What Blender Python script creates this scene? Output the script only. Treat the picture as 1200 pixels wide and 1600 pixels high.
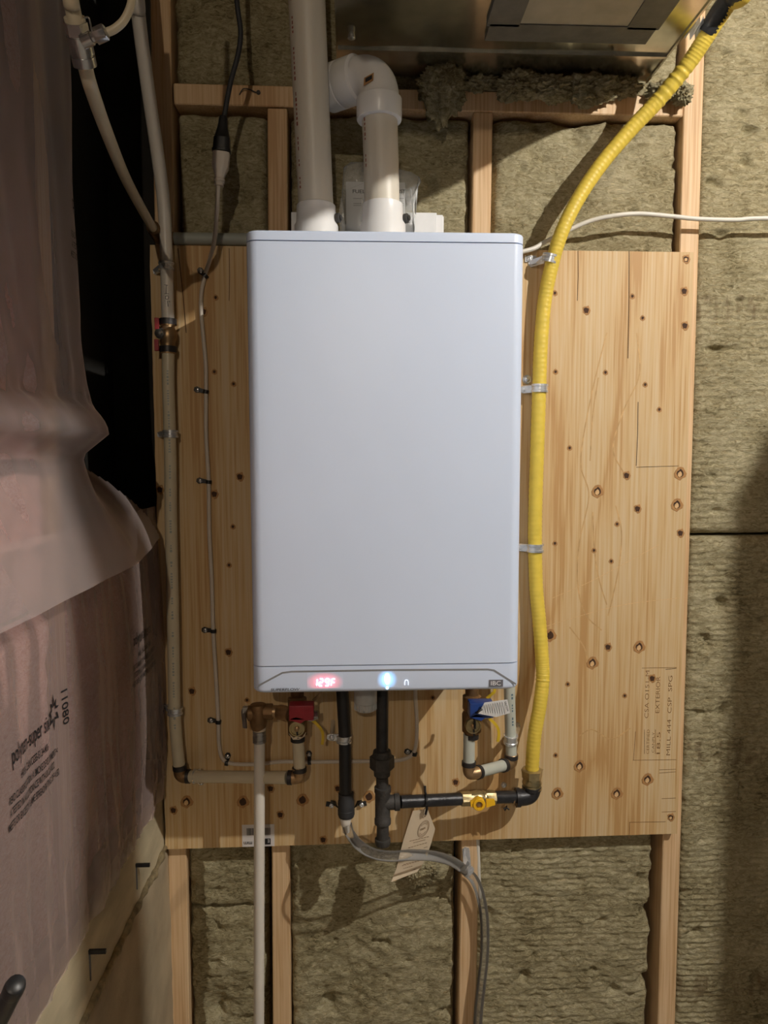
import bpy, bmesh, math, random
from mathutils import Vector, Matrix, noise
random.seed(7)
PI = math.pi
for o in list(bpy.data.objects):
    bpy.data.objects.remove(o)
SC = bpy.context.scene
COL = SC.collection

# ------------------------------------------------------------------ camera
F_PX, EYE = 1130.0, 1.5
CAM = Vector((0, -1.45, EYE))
YAW, PITCH, ROLL = math.radians(2.496), math.radians(4.508), math.radians(-0.113)
FW = Vector((math.sin(YAW) * math.cos(PITCH), math.cos(YAW) * math.cos(PITCH), -math.sin(PITCH)))
_r = Vector((math.cos(YAW), -math.sin(YAW), 0))
_u = _r.cross(FW)
RT = _r * math.cos(ROLL) + _u * math.sin(ROLL)
UP = -_r * math.sin(ROLL) + _u * math.cos(ROLL)
cd = bpy.data.cameras.new('camera')
cam = bpy.data.objects.new('camera', cd)
COL.objects.link(cam)
cd.sensor_fit = 'VERTICAL'
cd.sensor_height = 24.0
cd.lens = 24.0 * F_PX / 1600.0
cd.clip_start = 0.02
mw = Matrix((RT, UP, -FW)).transposed().to_4x4()
mw.translation = CAM
cam.matrix_world = mw
SC.camera = cam

# ------------------------------------------------------------------ world, exposure
W = bpy.data.worlds.new('world')
SC.world = W
W.use_nodes = True
W.node_tree.nodes['Background'].inputs[0].default_value = (0.95, 0.9, 0.84, 1)
W.node_tree.nodes['Background'].inputs[1].default_value = 0.02
SC.view_settings.view_transform = 'Standard'
SC.view_settings.look = 'None'
SC.view_settings.exposure = 0.0
SC.view_settings.gamma = 1.0
SC.view_settings.use_curve_mapping = False
BULB = Vector((1.40, -1.50, EYE + 1.15))      # bare bulb on the basement ceiling beside the duct
BULB_FAR = Vector((-0.12, -3.5, EYE + 0.90))   # unseen fill lamp, added for even frontal light
BULB_W, BULB_FILL_W = 155.0, 52.0


def ray(px, py):
    return FW + RT * ((px - 600) / F_PX) - UP * ((py - 800) / F_PX)


def at(px, py, y):
    """point of the place seen at photo pixel px,py on the plane at distance y from the plywood face"""
    v = ray(px, py)
    return CAM + v * ((y - CAM.y) / v.y)


def atx(px, py, x):
    v = ray(px, py)
    return CAM + v * ((x - CAM.x) / v.x)


def sc(y):
    """metres per photo pixel at plane y"""
    return (y - CAM.y) / F_PX


# ------------------------------------------------------------------ materials
MATS = {}


def new_mat(name):
    m = bpy.data.materials.new(name)
    m.use_nodes = True
    nt = m.node_tree
    b = nt.nodes['Principled BSDF']
    MATS[name] = m
    return m, nt, b


def N(nt, typ, **kw):
    n = nt.nodes.new(typ)
    for k, v in kw.items():
        setattr(n, k, v)
    return n


def plain(name, col, rough=0.5, metal=0.0, var=0.06, scale=40, bump=0.0, bscale=200, coat=0.0, stretch=None, trans=0.0):
    """a procedural material: base colour with soft noise variation and optional fine relief"""
    m, nt, b = new_mat(name)
    tc = N(nt, 'ShaderNodeTexCoord')
    mp = N(nt, 'ShaderNodeMapping')
    nt.links.new(tc.outputs['Object'], mp.inputs[0])
    if stretch:
        mp.inputs['Scale'].default_value = stretch
    nz = N(nt, 'ShaderNodeTexNoise')
    nz.inputs['Scale'].default_value = scale
    nz.inputs['Detail'].default_value = 5
    nt.links.new(mp.outputs[0], nz.inputs[0])
    cr = N(nt, 'ShaderNodeValToRGB')
    cr.color_ramp.elements[0].position = 0.3
    cr.color_ramp.elements[1].position = 0.7
    cr.color_ramp.elements[0].color = tuple(max(0, c * (1 - var)) for c in col) + (1,)
    cr.color_ramp.elements[1].color = tuple(min(1, c * (1 + var)) for c in col) + (1,)
    nt.links.new(nz.outputs[0], cr.inputs[0])
    nt.links.new(cr.outputs[0], b.inputs['Base Color'])
    b.inputs['Roughness'].default_value = rough
    b.inputs['Metallic'].default_value = metal
    b.inputs['Coat Weight'].default_value = coat
    if trans:
        b.inputs['Subsurface Weight'].default_value = trans
        b.inputs['Subsurface Radius'].default_value = (0.006, 0.005, 0.004)
        b.inputs['Subsurface Scale'].default_value = 1.0
    if bump:
        n2 = N(nt, 'ShaderNodeTexNoise')
        n2.inputs['Scale'].default_value = bscale
        n2.inputs['Detail'].default_value = 4
        nt.links.new(mp.outputs[0], n2.inputs[0])
        bp = N(nt, 'ShaderNodeBump')
        bp.inputs['Strength'].default_value = bump
        bp.inputs['Distance'].default_value = 0.002
        nt.links.new(n2.outputs[0], bp.inputs['Height'])
        nt.links.new(bp.outputs[0], b.inputs['Normal'])
    return m


def wood(name, c_lo, c_mid, c_hi, ring=9.0, rough=0.6, swirl=3.0):
    m, nt, b = new_mat(name)
    tc = N(nt, 'ShaderNodeTexCoord')
    mp = N(nt, 'ShaderNodeMapping')
    mp.inputs['Scale'].default_value = (1, 1, 0.16)
    nt.links.new(tc.outputs['Object'], mp.inputs[0])
    big = N(nt, 'ShaderNodeTexNoise')
    big.inputs['Scale'].default_value = 3.2
    big.inputs['Detail'].default_value = 2
    big.inputs['Distortion'].default_value = 0.5
    nt.links.new(mp.outputs[0], big.inputs[0])
    wv = N(nt, 'ShaderNodeMath', operation='MULTIPLY')
    wv.inputs[1].default_value = ring
    nt.links.new(big.outputs[0], wv.inputs[0])
    sn = N(nt, 'ShaderNodeMath', operation='PINGPONG')
    sn.inputs[1].default_value = 1.0
    nt.links.new(wv.outputs[0], sn.inputs[0])
    fr = N(nt, 'ShaderNodeMath', operation='POWER')
    nt.links.new(sn.outputs[0], fr.inputs[0])
    fr.inputs[1].default_value = 5.0
    mp2 = N(nt, 'ShaderNodeMapping')
    mp2.inputs['Scale'].default_value = (1, 1, 0.02)
    nt.links.new(tc.outputs['Object'], mp2.inputs[0])
    fine = N(nt, 'ShaderNodeTexNoise')
    fine.inputs['Scale'].default_value = 260
    fine.inputs['Detail'].default_value = 4
    nt.links.new(mp2.outputs[0], fine.inputs[0])
    mid = N(nt, 'ShaderNodeTexNoise')
    mid.inputs['Scale'].default_value = 14
    mid.inputs['Detail'].default_value = 4
    nt.links.new(mp.outputs[0], mid.inputs[0])
    a1 = N(nt, 'ShaderNodeMath', operation='MULTIPLY_ADD')
    nt.links.new(fr.outputs[0], a1.inputs[0])
    a1.inputs[1].default_value = 0.22
    nt.links.new(fine.outputs[0], a1.inputs[2])
    a2 = N(nt, 'ShaderNodeMath', operation='MULTIPLY_ADD')
    nt.links.new(mid.outputs[0], a2.inputs[0])
    a2.inputs[1].default_value = 0.55
    nt.links.new(a1.outputs[0], a2.inputs[2])
    cr = N(nt, 'ShaderNodeValToRGB')
    e = cr.color_ramp.elements
    e[0].position, e[0].color = 0.60, c_hi + (1,)
    e[1].position, e[1].color = 1.0, c_lo + (1,)
    k = e.new(0.84)
    k.color = c_mid + (1,)
    nt.links.new(a2.outputs[0], cr.inputs[0])
    nt.links.new(cr.outputs[0], b.inputs['Base Color'])
    b.inputs['Roughness'].default_value = rough
    bp = N(nt, 'ShaderNodeBump')
    bp.inputs['Strength'].default_value = 0.12
    bp.inputs['Distance'].default_value = 0.001
    nt.links.new(fine.outputs[0], bp.inputs['Height'])
    nt.links.new(bp.outputs[0], b.inputs['Normal'])
    return m


def wool(name, lo, mid, hi, print_z=None):
    m, nt, b = new_mat(name)
    tc = N(nt, 'ShaderNodeTexCoord')
    mp = N(nt, 'ShaderNodeMapping')
    mp.inputs['Scale'].default_value = (0.55, 0.7, 1.25)
    nt.links.new(tc.outputs['Object'], mp.inputs[0])
    n1 = N(nt, 'ShaderNodeTexNoise')
    n1.inputs['Scale'].default_value = 130
    n1.inputs['Detail'].default_value = 8
    n1.inputs['Roughness'].default_value = 0.7
    n1.inputs['Distortion'].default_value = 1.2
    nt.links.new(mp.outputs[0], n1.inputs[0])
    n2 = N(nt, 'ShaderNodeTexNoise')
    n2.inputs['Scale'].default_value = 9
    n2.inputs['Detail'].default_value = 5
    nt.links.new(tc.outputs['Object'], n2.inputs[0])
    a = N(nt, 'ShaderNodeMath', operation='MULTIPLY_ADD')
    nt.links.new(n2.outputs[0], a.inputs[0])
    a.inputs[1].default_value = 0.45
    nt.links.new(n1.outputs[0], a.inputs[2])
    cr = N(nt, 'ShaderNodeValToRGB')
    e = cr.color_ramp.elements
    e[0].position, e[0].color = 0.50, lo + (1,)
    e[1].position, e[1].color = 0.90, hi + (1,)
    k = e.new(0.68)
    k.color = mid + (1,)
    nt.links.new(a.outputs[0], cr.inputs[0])
    out = cr.outputs[0]
    if print_z:
        # rows of faded brown factory print on the batt
        sep = N(nt, 'ShaderNodeSeparateXYZ')
        nt.links.new(tc.outputs['Object'], sep.inputs[0])
        acc = None
        for z0 in print_z:
            s = N(nt, 'ShaderNodeMath', operation='SUBTRACT')
            nt.links.new(sep.outputs['Z'], s.inputs[0])
            s.inputs[1].default_value = z0
            ab = N(nt, 'ShaderNodeMath', operation='ABSOLUTE')
            nt.links.new(s.outputs[0], ab.inputs[0])
            lt = N(nt, 'ShaderNodeMath', operation='LESS_THAN')
            nt.links.new(ab.outputs[0], lt.inputs[0])
            lt.inputs[1].default_value = 0.026
            if acc is None:
                acc = lt
            else:
                ad = N(nt, 'ShaderNodeMath', operation='ADD')
                nt.links.new(acc.outputs[0], ad.inputs[0])
                nt.links.new(lt.outputs[0], ad.inputs[1])
                acc = ad
        mp3 = N(nt, 'ShaderNodeMapping')
        mp3.inputs['Scale'].default_value = (60, 1, 14)
        nt.links.new(tc.outputs['Object'], mp3.inputs[0])
        n3 = N(nt, 'ShaderNodeTexNoise')
        n3.inputs['Scale'].default_value = 1.0
        n3.inputs['Detail'].default_value = 3
        nt.links.new(mp3.outputs[0], n3.inputs[0])
        rp = N(nt, 'ShaderNodeMapRange')
        rp.inputs['From Min'].default_value = 0.47
        rp.inputs['From Max'].default_value = 0.62
        rp.inputs['To Max'].default_value = 0.5
        nt.links.new(n3.outputs[0], rp.inputs[0])
        mu = N(nt, 'ShaderNodeMath', operation='MULTIPLY')
        nt.links.new(acc.outputs[0], mu.inputs[0])
        nt.links.new(rp.outputs[0], mu.inputs[1])
        mx = N(nt, 'ShaderNodeMix', data_type='RGBA')
        nt.links.new(mu.outputs[0], mx.inputs[0])
        nt.links.new(out, mx.inputs[6])
        mx.inputs[7].default_value = (0.13, 0.075, 0.035, 1)
        out = mx.outputs[2]
    nt.links.new(out, b.inputs['Base Color'])
    b.inputs['Roughness'].default_value = 0.95
    b.inputs['Specular IOR Level'].default_value = 0.1
    bp = N(nt, 'ShaderNodeBump')
    bp.inputs['Strength'].default_value = 0.9
    bp.inputs['Distance'].default_value = 0.006
    nt.links.new(n1.outputs[0], bp.inputs['Height'])
    n4 = N(nt, 'ShaderNodeTexNoise')
    n4.inputs['Scale'].default_value = 420
    n4.inputs['Detail'].default_value = 4
    n4.inputs['Distortion'].default_value = 2.0
    nt.links.new(mp.outputs[0], n4.inputs[0])
    bp2 = N(nt, 'ShaderNodeBump')
    bp2.inputs['Strength'].default_value = 0.7
    bp2.inputs['Distance'].default_value = 0.002
    nt.links.new(n4.outputs[0], bp2.inputs['Height'])
    nt.links.new(bp2.outputs[0], bp.inputs['Normal'])
    nt.links.new(bp.outputs[0], b.inputs['Normal'])
    return m


def emis(name, col, strength):
    m, nt, b = new_mat(name)
    b.inputs['Base Color'].default_value = col + (1,)
    b.inputs['Emission Color'].default_value = col + (1,)
    b.inputs['Emission Strength'].default_value = strength
    return m


wood('plywood', (0.49, 0.285, 0.11), (0.595, 0.40, 0.19), (0.64, 0.485, 0.285), ring=9)
wood('lumber', (0.55, 0.33, 0.16), (0.66, 0.44, 0.24), (0.74, 0.53, 0.32), ring=5)
wool('stone_wool', (0.115, 0.092, 0.042), (0.37, 0.315, 0.18), (0.60, 0.535, 0.35))
wool('stone_wool_printed', (0.115, 0.092, 0.042), (0.37, 0.315, 0.18), (0.60, 0.535, 0.35), print_z=(1.80, 0.86, 0.33))
wool('pink_wool', (0.58, 0.25, 0.21), (0.76, 0.40, 0.35), (0.86, 0.54, 0.48))
plain('concrete', (0.40, 0.32, 0.21), 0.9, var=0.22, scale=9, bump=0.5, bscale=90)
plain('sill_board', (0.52, 0.44, 0.29), 0.8, var=0.25, scale=22, bump=0.3, bscale=70, stretch=(1, 0.3, 1))
plain('gasket', (0.22, 0.17, 0.09), 0.9, var=0.5, scale=60, bump=0.6, bscale=150)
plain('grain_line', (0.555, 0.35, 0.15), 0.65, var=0.2, scale=60)
plain('blocker_grey', (0.30, 0.31, 0.32), 0.5, var=0.05)
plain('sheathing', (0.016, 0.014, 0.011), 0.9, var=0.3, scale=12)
plain('ceiling_board', (0.35, 0.26, 0.16), 0.8, var=0.2, scale=8, bump=0.2, bscale=60)
plain('floor_concrete', (0.30, 0.28, 0.25), 0.85, var=0.15, scale=6, bump=0.3, bscale=80)
plain('white_enamel', (0.65, 0.745, 0.93), 0.38, var=0.012, scale=6, bump=0.035, bscale=900)
plain('seam_dark', (0.12, 0.12, 0.13), 0.6)
plain('trim_grey', (0.23, 0.235, 0.25), 0.35)
plain('badge_grey', (0.14, 0.14, 0.16), 0.4)
plain('print_white', (0.85, 0.86, 0.88), 0.5)
plain('ink', (0.012, 0.011, 0.012), 0.6)
plain('faded_ink', (0.20, 0.10, 0.035), 0.8, var=0.35, scale=160)
plain('red_ink', (0.30, 0.09, 0.06), 0.7)
plain('blue_ink', (0.10, 0.16, 0.20), 0.7)
plain('pvc', (0.64, 0.59, 0.50), 0.42, var=0.05, scale=30, stretch=(1, 1, 0.08))
plain('pvc_white', (0.78, 0.77, 0.76), 0.30, var=0.02, scale=12)
plain('pex', (0.66, 0.58, 0.42), 0.38, var=0.05, scale=24, trans=0.25)
plain('pex_grey', (0.34, 0.36, 0.32), 0.5, var=0.06)
plain('pex_clear', (0.50, 0.52, 0.46), 0.35, var=0.04, scale=24, trans=0.3)
plain('pex_white', (0.72, 0.67, 0.60), 0.36, var=0.04, scale=18, trans=0.2)
plain('crimp_ring', (0.055, 0.05, 0.05), 0.45, metal=0.6, var=0.3)
plain('steel_ring', (0.42, 0.41, 0.40), 0.35, metal=0.9, var=0.2, scale=60)
plain('chrome', (0.50, 0.50, 0.50), 0.22, metal=0.9, var=0.08, scale=50, bump=0.08, bscale=120)
plain('zinc', (0.74, 0.76, 0.78), 0.27, metal=0.7, var=0.14, scale=70)
plain('bronze', (0.235, 0.135, 0.06), 0.5, metal=0.65, var=0.25, scale=50, bump=0.3, bscale=400)
plain('brass', (0.47, 0.385, 0.21), 0.32, metal=0.85, var=0.18, scale=60, bump=0.1)
plain('copper_brass', (0.42, 0.28, 0.15), 0.4, metal=0.8, var=0.2, scale=50)
plain('black_iron', (0.032, 0.032, 0.035), 0.36, metal=0.35, var=0.25, scale=60, bump=0.25, bscale=300)
plain('cast_iron', (0.060, 0.056, 0.052), 0.62, metal=0.3, var=0.3, scale=70, bump=0.5, bscale=260)
plain('black_pipe', (0.018, 0.018, 0.020), 0.45, var=0.1)
plain('black_rubber', (0.028, 0.028, 0.030), 0.6, var=0.1)
plain('black_plastic', (0.012, 0.012, 0.013), 0.4)
plain('yellow_jacket', (0.74, 0.55, 0.075), 0.45, var=0.07, scale=50, bump=0.15, bscale=120)
plain('yellow_plastic', (0.88, 0.50, 0.015), 0.35, var=0.04)
plain('yellow_dip', (0.62, 0.42, 0.02), 0.45, var=0.1)
plain('red_plastic', (0.34, 0.018, 0.03), 0.4, var=0.12, scale=60)
plain('blue_plastic', (0.016, 0.05, 0.22), 0.35, var=0.1)
plain('white_cord', (0.62, 0.545, 0.46), 0.45, var=0.04)
plain('white_wire', (0.68, 0.65, 0.58), 0.4, var=0.03)
plain('white_plastic', (0.74, 0.74, 0.74), 0.35, var=0.02)
plain('grey_plastic', (0.45, 0.45, 0.44), 0.45, var=0.08)
plain('paper', (0.80, 0.80, 0.80), 0.7, var=0.03)
plain('tag_card', (0.72, 0.60, 0.44), 0.7, var=0.06, scale=30)
plain('tape_black', (0.03, 0.031, 0.034), 0.22, var=0.3, scale=40, bump=0.6, bscale=90)
plain('foil_tape', (0.78, 0.81, 0.86), 0.32, metal=0.45, var=0.15, scale=30, bump=0.5, bscale=60)
plain('foil_patch', (0.17, 0.165, 0.15), 0.55, metal=0.4, var=0.15, scale=40, bump=0.35, bscale=110)
plain('duct_patch', (0.46, 0.42, 0.33), 0.6, metal=0.25, var=0.1, scale=30, bump=0.15)
plain('galvanized', (0.62, 0.60, 0.53), 0.20, metal=0.96, var=0.16, scale=26, bump=0.05, bscale=30)
plain('knot_dark', (0.055, 0.022, 0.008), 0.8, var=0.3, scale=200)
plain('knot_halo', (0.40, 0.21, 0.075), 0.7, var=0.2, scale=120)
plain('knot_plug', (0.66, 0.43, 0.21), 0.8, var=0.2, scale=200)
plain('sticker', (0.66, 0.62, 0.60), 0.6, var=0.03)
plain('porcelain', (0.8, 0.79, 0.76), 0.2)
emis('digit_red', (1.0, 0.66, 0.70), 4.0)
emis('led_blue', (0.45, 0.80, 1.0), 6.0)
emis('icon_white', (0.75, 0.85, 1.0), 0.9)


def glow_halo(name, col, strength, cx, cz, rx, rz):
    """bloom painted on the panel as emission: brightest at the centre, fading to the edge"""
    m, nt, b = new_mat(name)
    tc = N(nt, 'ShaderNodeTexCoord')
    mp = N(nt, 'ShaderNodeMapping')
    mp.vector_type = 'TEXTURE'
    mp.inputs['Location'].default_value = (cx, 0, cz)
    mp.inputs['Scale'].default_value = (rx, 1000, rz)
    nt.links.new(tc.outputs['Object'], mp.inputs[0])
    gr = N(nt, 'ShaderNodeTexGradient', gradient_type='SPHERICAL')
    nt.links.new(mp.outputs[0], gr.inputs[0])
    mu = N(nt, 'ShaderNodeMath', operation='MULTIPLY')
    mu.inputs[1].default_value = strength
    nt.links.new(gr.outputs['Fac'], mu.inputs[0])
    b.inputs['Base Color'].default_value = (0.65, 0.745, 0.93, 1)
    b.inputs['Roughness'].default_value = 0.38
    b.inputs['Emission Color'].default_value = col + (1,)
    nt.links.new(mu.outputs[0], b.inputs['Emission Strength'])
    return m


def film(name, col, opacity, rough, bump=0.3, bscale=30, spec=0.6):
    """thin clear plastic film: lets most light through, with a milky tint and a sheen"""
    m, nt, b = new_mat(name)
    b.inputs['Base Color'].default_value = col + (1,)
    b.inputs['Roughness'].default_value = rough
    b.inputs['Specular IOR Level'].default_value = spec
    tr = N(nt, 'ShaderNodeBsdfTransparent')
    mx = N(nt, 'ShaderNodeMixShader')
    out = nt.nodes['Material Output']
    tc = N(nt, 'ShaderNodeTexCoord')
    nz = N(nt, 'ShaderNodeTexNoise')
    nz.inputs['Scale'].default_value = bscale
    nz.inputs['Detail'].default_value = 4
    nz.inputs['Distortion'].default_value = 0.8
    nt.links.new(tc.outputs['Object'], nz.inputs[0])
    bp = N(nt, 'ShaderNodeBump')
    bp.inputs['Strength'].default_value = bump
    bp.inputs['Distance'].default_value = 0.004
    nt.links.new(nz.outputs[0], bp.inputs['Height'])
    nt.links.new(bp.outputs[0], b.inputs['Normal'])
    lw = N(nt, 'ShaderNodeFresnel')
    lw.inputs['IOR'].default_value = 1.5
    ad = N(nt, 'ShaderNodeMath', operation='ADD')
    ad.use_clamp = True
    nt.links.new(lw.outputs[0], ad.inputs[0])
    ad.inputs[1].default_value = opacity
    nt.links.new(ad.outputs[0], mx.inputs[0])
    nt.links.new(tr.outputs[0], mx.inputs[1])
    nt.links.new(b.outputs[0], mx.inputs[2])
    nt.links.new(mx.outputs[0], out.inputs[0])
    return m


film('poly_film', (0.66, 0.50, 0.46), 0.28, 0.16, 0.35, 22)
film('poly_flap', (0.57, 0.47, 0.445), 0.27, 0.30, 0.25, 16)
film('bag_film', (0.80, 0.81, 0.80), 0.22, 0.15, 0.5, 40)
film('vinyl', (0.40, 0.385, 0.36), 0.10, 0.10, 0.05, 20)

# ------------------------------------------------------------------ object helpers
WORLD = {}


def obj(name, bm, mat, parent=None, smooth=False, loc=None):
    """link a bmesh (world coordinates) as one mesh object; parts keep their thing's origin"""
    if isinstance(bm, bpy.types.Mesh):
        me = bm
        base = loc or Vector((0, 0, 0))
    else:
        me = bpy.data.meshes.new(name)
        if parent is not None:
            base = WORLD[parent.name]
        elif loc is not None:
            base = Vector(loc)
        else:
            vs = [v.co for v in bm.verts]
            base = Vector((sum(v.x for v in vs) / len(vs), sum(v.y for v in vs) / len(vs), min(v.z for v in vs)))
        bmesh.ops.translate(bm, verts=bm.verts, vec=-base)
        bmesh.ops.recalc_face_normals(bm, faces=bm.faces)
        bm.to_mesh(me)
        bm.free()
        me.materials.append(MATS[mat])
    if smooth:
        for p in me.polygons:
            p.use_smooth = True
        if smooth != 'all':
            me.set_sharp_from_angle(angle=math.radians(smooth if isinstance(smooth, (int, float)) and smooth > 1 else 38))
    o = bpy.data.objects.new(name, me)
    COL.objects.link(o)
    if parent is not None:
        o.parent = parent
        o.location = (0, 0, 0) if not isinstance(bm, bpy.types.Mesh) else base - WORLD[parent.name]
        WORLD[o.name] = WORLD[parent.name] if not isinstance(bm, bpy.types.Mesh) else base
    else:
        o.location = base
        WORLD[o.name] = Vector(base)
    return o


def tag(o, label, cat, group=None, kind=None):
    o['label'] = label
    if cat:
        o['category'] = cat
    if group:
        o['group'] = group
    if kind:
        o['kind'] = kind
    return o


def thing(name, loc, label, cat, group=None, kind=None):
    o = bpy.data.objects.new(name, None)
    o.empty_display_size = 0.02
    COL.objects.link(o)
    o.location = loc
    WORLD[o.name] = Vector(loc)
    return tag(o, label, cat, group, kind)


def BM():
    return bmesh.new()


def box(bm, x0, x1, y0, y1, z0, z1, bev=0.0):
    r = bmesh.ops.create_cube(bm, size=1)
    vs = r['verts']
    for v in vs:
        v.co = Vector((x0 + (v.co.x + .5) * (x1 - x0), y0 + (v.co.y + .5) * (y1 - y0), z0 + (v.co.z + .5) * (z1 - z0)))
    if bev:
        es = list({e for v in vs for e in v.link_edges})
        bmesh.ops.bevel(bm, geom=es, offset=bev, segments=2, affect='EDGES', profile=0.6)
    return vs


def frame(d):
    d = Vector(d).normalized()
    a = Vector((0, 0, 1)) if abs(d.z) < 0.9 else Vector((0, -1, 0))
    u = a.cross(d).normalized()
    return u, d.cross(u).normalized(), d


def lathe(bm, p, d, prof, segs=20, hexa=None):
    """revolve (t, r) pairs about the axis p + t*d; hexa: list of profile indices made six-sided"""
    u, v, d = frame(d)
    p = Vector(p)
    rings = []
    for i, (t, r) in enumerate(prof):
        ring = []
        for k in range(segs):
            a = 2 * PI * k / segs
            rr = r
            if hexa and i in hexa:
                s = 2 * PI / 6
                aa = (a % s) - s / 2
                rr = r * math.cos(s / 2) / math.cos(aa)
            ring.append(bm.verts.new(p + d * t + (u * math.cos(a) + v * math.sin(a)) * rr))
        rings.append(ring)
    for a, b in zip(rings, rings[1:]):
        for k in range(segs):
            bm.faces.new((a[k], a[(k + 1) % segs], b[(k + 1) % segs], b[k]))
    bm.faces.new(list(reversed(rings[0])))
    bm.faces.new(rings[-1])


def spline(pts, n=8):
    pts = [Vector(p) for p in pts]
    if len(pts) < 3:
        return pts
    P = [pts[0] * 2 - pts[1]] + pts + [pts[-1] * 2 - pts[-2]]
    out = []
    for i in range(1, len(P) - 2):
        p0, p1, p2, p3 = P[i - 1:i + 3]
        for k in range(n):
            t = k / n
            out.append(0.5 * ((2 * p1) + (p2 - p0) * t + (2 * p0 - 5 * p1 + 4 * p2 - p3) * t * t + (-p0 + 3 * p1 - 3 * p2 + p3) * t ** 3))
    out.append(pts[-1])
    return out


def tube(bm, pts, r, segs=14, rf=None, cap=True):
    """sweep a circle along a polyline; rf(i, n) may scale the radius"""
    pts = [Vector(p) for p in pts]
    n = len(pts)
    tan = [(pts[min(i + 1, n - 1)] - pts[max(i - 1, 0)]).normalized() for i in range(n)]
    u, v, _ = frame(tan[0])
    rings = []
    for i in range(n):
        if i:
            ax = tan[i - 1].cross(tan[i])
            if ax.length > 1e-9:
                q = Matrix.Rotation(tan[i - 1].angle(tan[i]), 3, ax.normalized())
                u = q @ u
        u = (u - tan[i] * u.dot(tan[i])).normalized()
        v = tan[i].cross(u)
        rr = r * (rf(i, n) if rf else 1.0)
        rings.append([bm.verts.new(pts[i] + (u * math.cos(2 * PI * k / segs) + v * math.sin(2 * PI * k / segs)) * rr) for k in range(segs)])
    for a, b in zip(rings, rings[1:]):
        for k in range(segs):
            bm.faces.new((a[k], a[(k + 1) % segs], b[(k + 1) % segs], b[k]))
    if cap:
        bm.faces.new(list(reversed(rings[0])))
        bm.faces.new(rings[-1])


def prism(bm, poly, d):
    """extrude a planar polygon by vector d"""
    a = [bm.verts.new(Vector(p)) for p in poly]
    b = [bm.verts.new(Vector(p) + Vector(d)) for p in poly]
    bm.faces.new(a)
    bm.faces.new(list(reversed(b)))
    n = len(a)
    for i in range(n):
        bm.faces.new((a[i], b[i], b[(i + 1) % n], a[(i + 1) % n]))


def ribbon(bm, pts, w, nrm, thick):
    """flat strip of width w along pts, facing nrm, thick deep"""
    pts = [Vector(p) for p in pts]
    nrm = Vector(nrm).normalized()
    rows = []
    for i, p in enumerate(pts):
        t = (pts[min(i + 1, len(pts) - 1)] - pts[max(i - 1, 0)]).normalized()
        s = t.cross(nrm).normalized() * (w / 2)
        rows.append([bm.verts.new(q) for q in (p - s, p + s, p + s - nrm * thick, p - s - nrm * thick)])
    for a, b in zip(rows, rows[1:]):
        for k in range(4):
            bm.faces.new((a[k], a[(k + 1) % 4], b[(k + 1) % 4], b[k]))
    bm.faces.new(list(reversed(rows[0])))
    bm.faces.new(rows[-1])


def text_geo(s, bold=0.0, shear=0.0, spacing=1.0):
    """flat letters as (verts, faces), cap height about 0.7, from the built-in font"""
    c = bpy.data.curves.new('letters', 'FONT')
    c.body = s
    c.offset = bold
    c.shear = shear
    c.space_character = spacing
    c.resolution_u = 3
    o = bpy.data.objects.new('letters', c)
    COL.objects.link(o)
    dg = bpy.context.evaluated_depsgraph_get()
    me = bpy.data.meshes.new_from_object(o.evaluated_get(dg))
    vs = [v.co.copy() for v in me.vertices]
    fs = [tuple(p.vertices) for p in me.polygons]
    bpy.data.objects.remove(o)
    bpy.data.curves.remove(c)
    bpy.data.meshes.remove(me)
    return vs, fs


def put_text(bm, s, org, ex, ey, height, width=None, fit=None, **kw):
    """letters laid on the plane org + u*ex + v*ey; width stretches the line; fit(u, v) overrides the mapping"""
    vs, fs = text_geo(s, **kw)
    if not vs:
        return
    x0 = min(v.x for v in vs)
    w = max(v.x for v in vs) - x0
    kx = (width / w) if width else height / 0.7
    ky = height / 0.7
    org, ex, ey = Vector(org), Vector(ex).normalized(), Vector(ey).normalized()
    nv = []
    for v in vs:
        a, b = (v.x - x0) * kx, v.y * ky
        nv.append(bm.verts.new(fit(a, b) if fit else org + ex * a + ey * b))
    for f in fs:
        try:
            bm.faces.new([nv[i] for i in f])
        except ValueError:
            pass


def dashes_on_pipe(bm, pts, r, face, period, dash, w, seed=1):
    """rows of small illegible print marks along a pipe, hugging its surface"""
    rnd = random.Random(seed)
    pts = [Vector(p) for p in pts]
    L = [0]
    for a, b in zip(pts, pts[1:]):
        L.append(L[-1] + (b - a).length)

    def pos(s):
        for i in range(len(pts) - 1):
            if s <= L[i + 1]:
                t = (s - L[i]) / (L[i + 1] - L[i])
                return pts[i].lerp(pts[i + 1], t), (pts[i + 1] - pts[i]).normalized()
        return pts[-1], (pts[-1] - pts[-2]).normalized()
    s = 0.012
    face = Vector(face).normalized()
    while s < L[-1] - 0.012:
        n = rnd.randint(2, 7)
        for k in range(n):
            l = dash * rnd.uniform(0.5, 1.0)
            if s + l > L[-1] - 0.004:
                break
            p, t = pos(s)
            q, _ = pos(s + l)
            nn = (face - t * face.dot(t)).normalized()
            sd = t.cross(nn)
            ww = w * rnd.uniform(0.55, 1.0)
            vs = [bm.verts.new(x + nn * (r + 0.0003) + sd * y) for x, y in ((p, -ww), (q, -ww), (q, ww), (p, ww))]
            bm.faces.new(vs)
            s += l + dash * 0.5
        s += period * rnd.uniform(0.5, 1.5)


# ================================================================== THE SETTING
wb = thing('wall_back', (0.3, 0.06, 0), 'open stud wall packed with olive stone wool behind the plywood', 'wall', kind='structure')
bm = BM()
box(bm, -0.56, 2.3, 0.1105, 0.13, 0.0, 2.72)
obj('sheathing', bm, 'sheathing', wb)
SY = 0.019   # front of the studs


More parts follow.
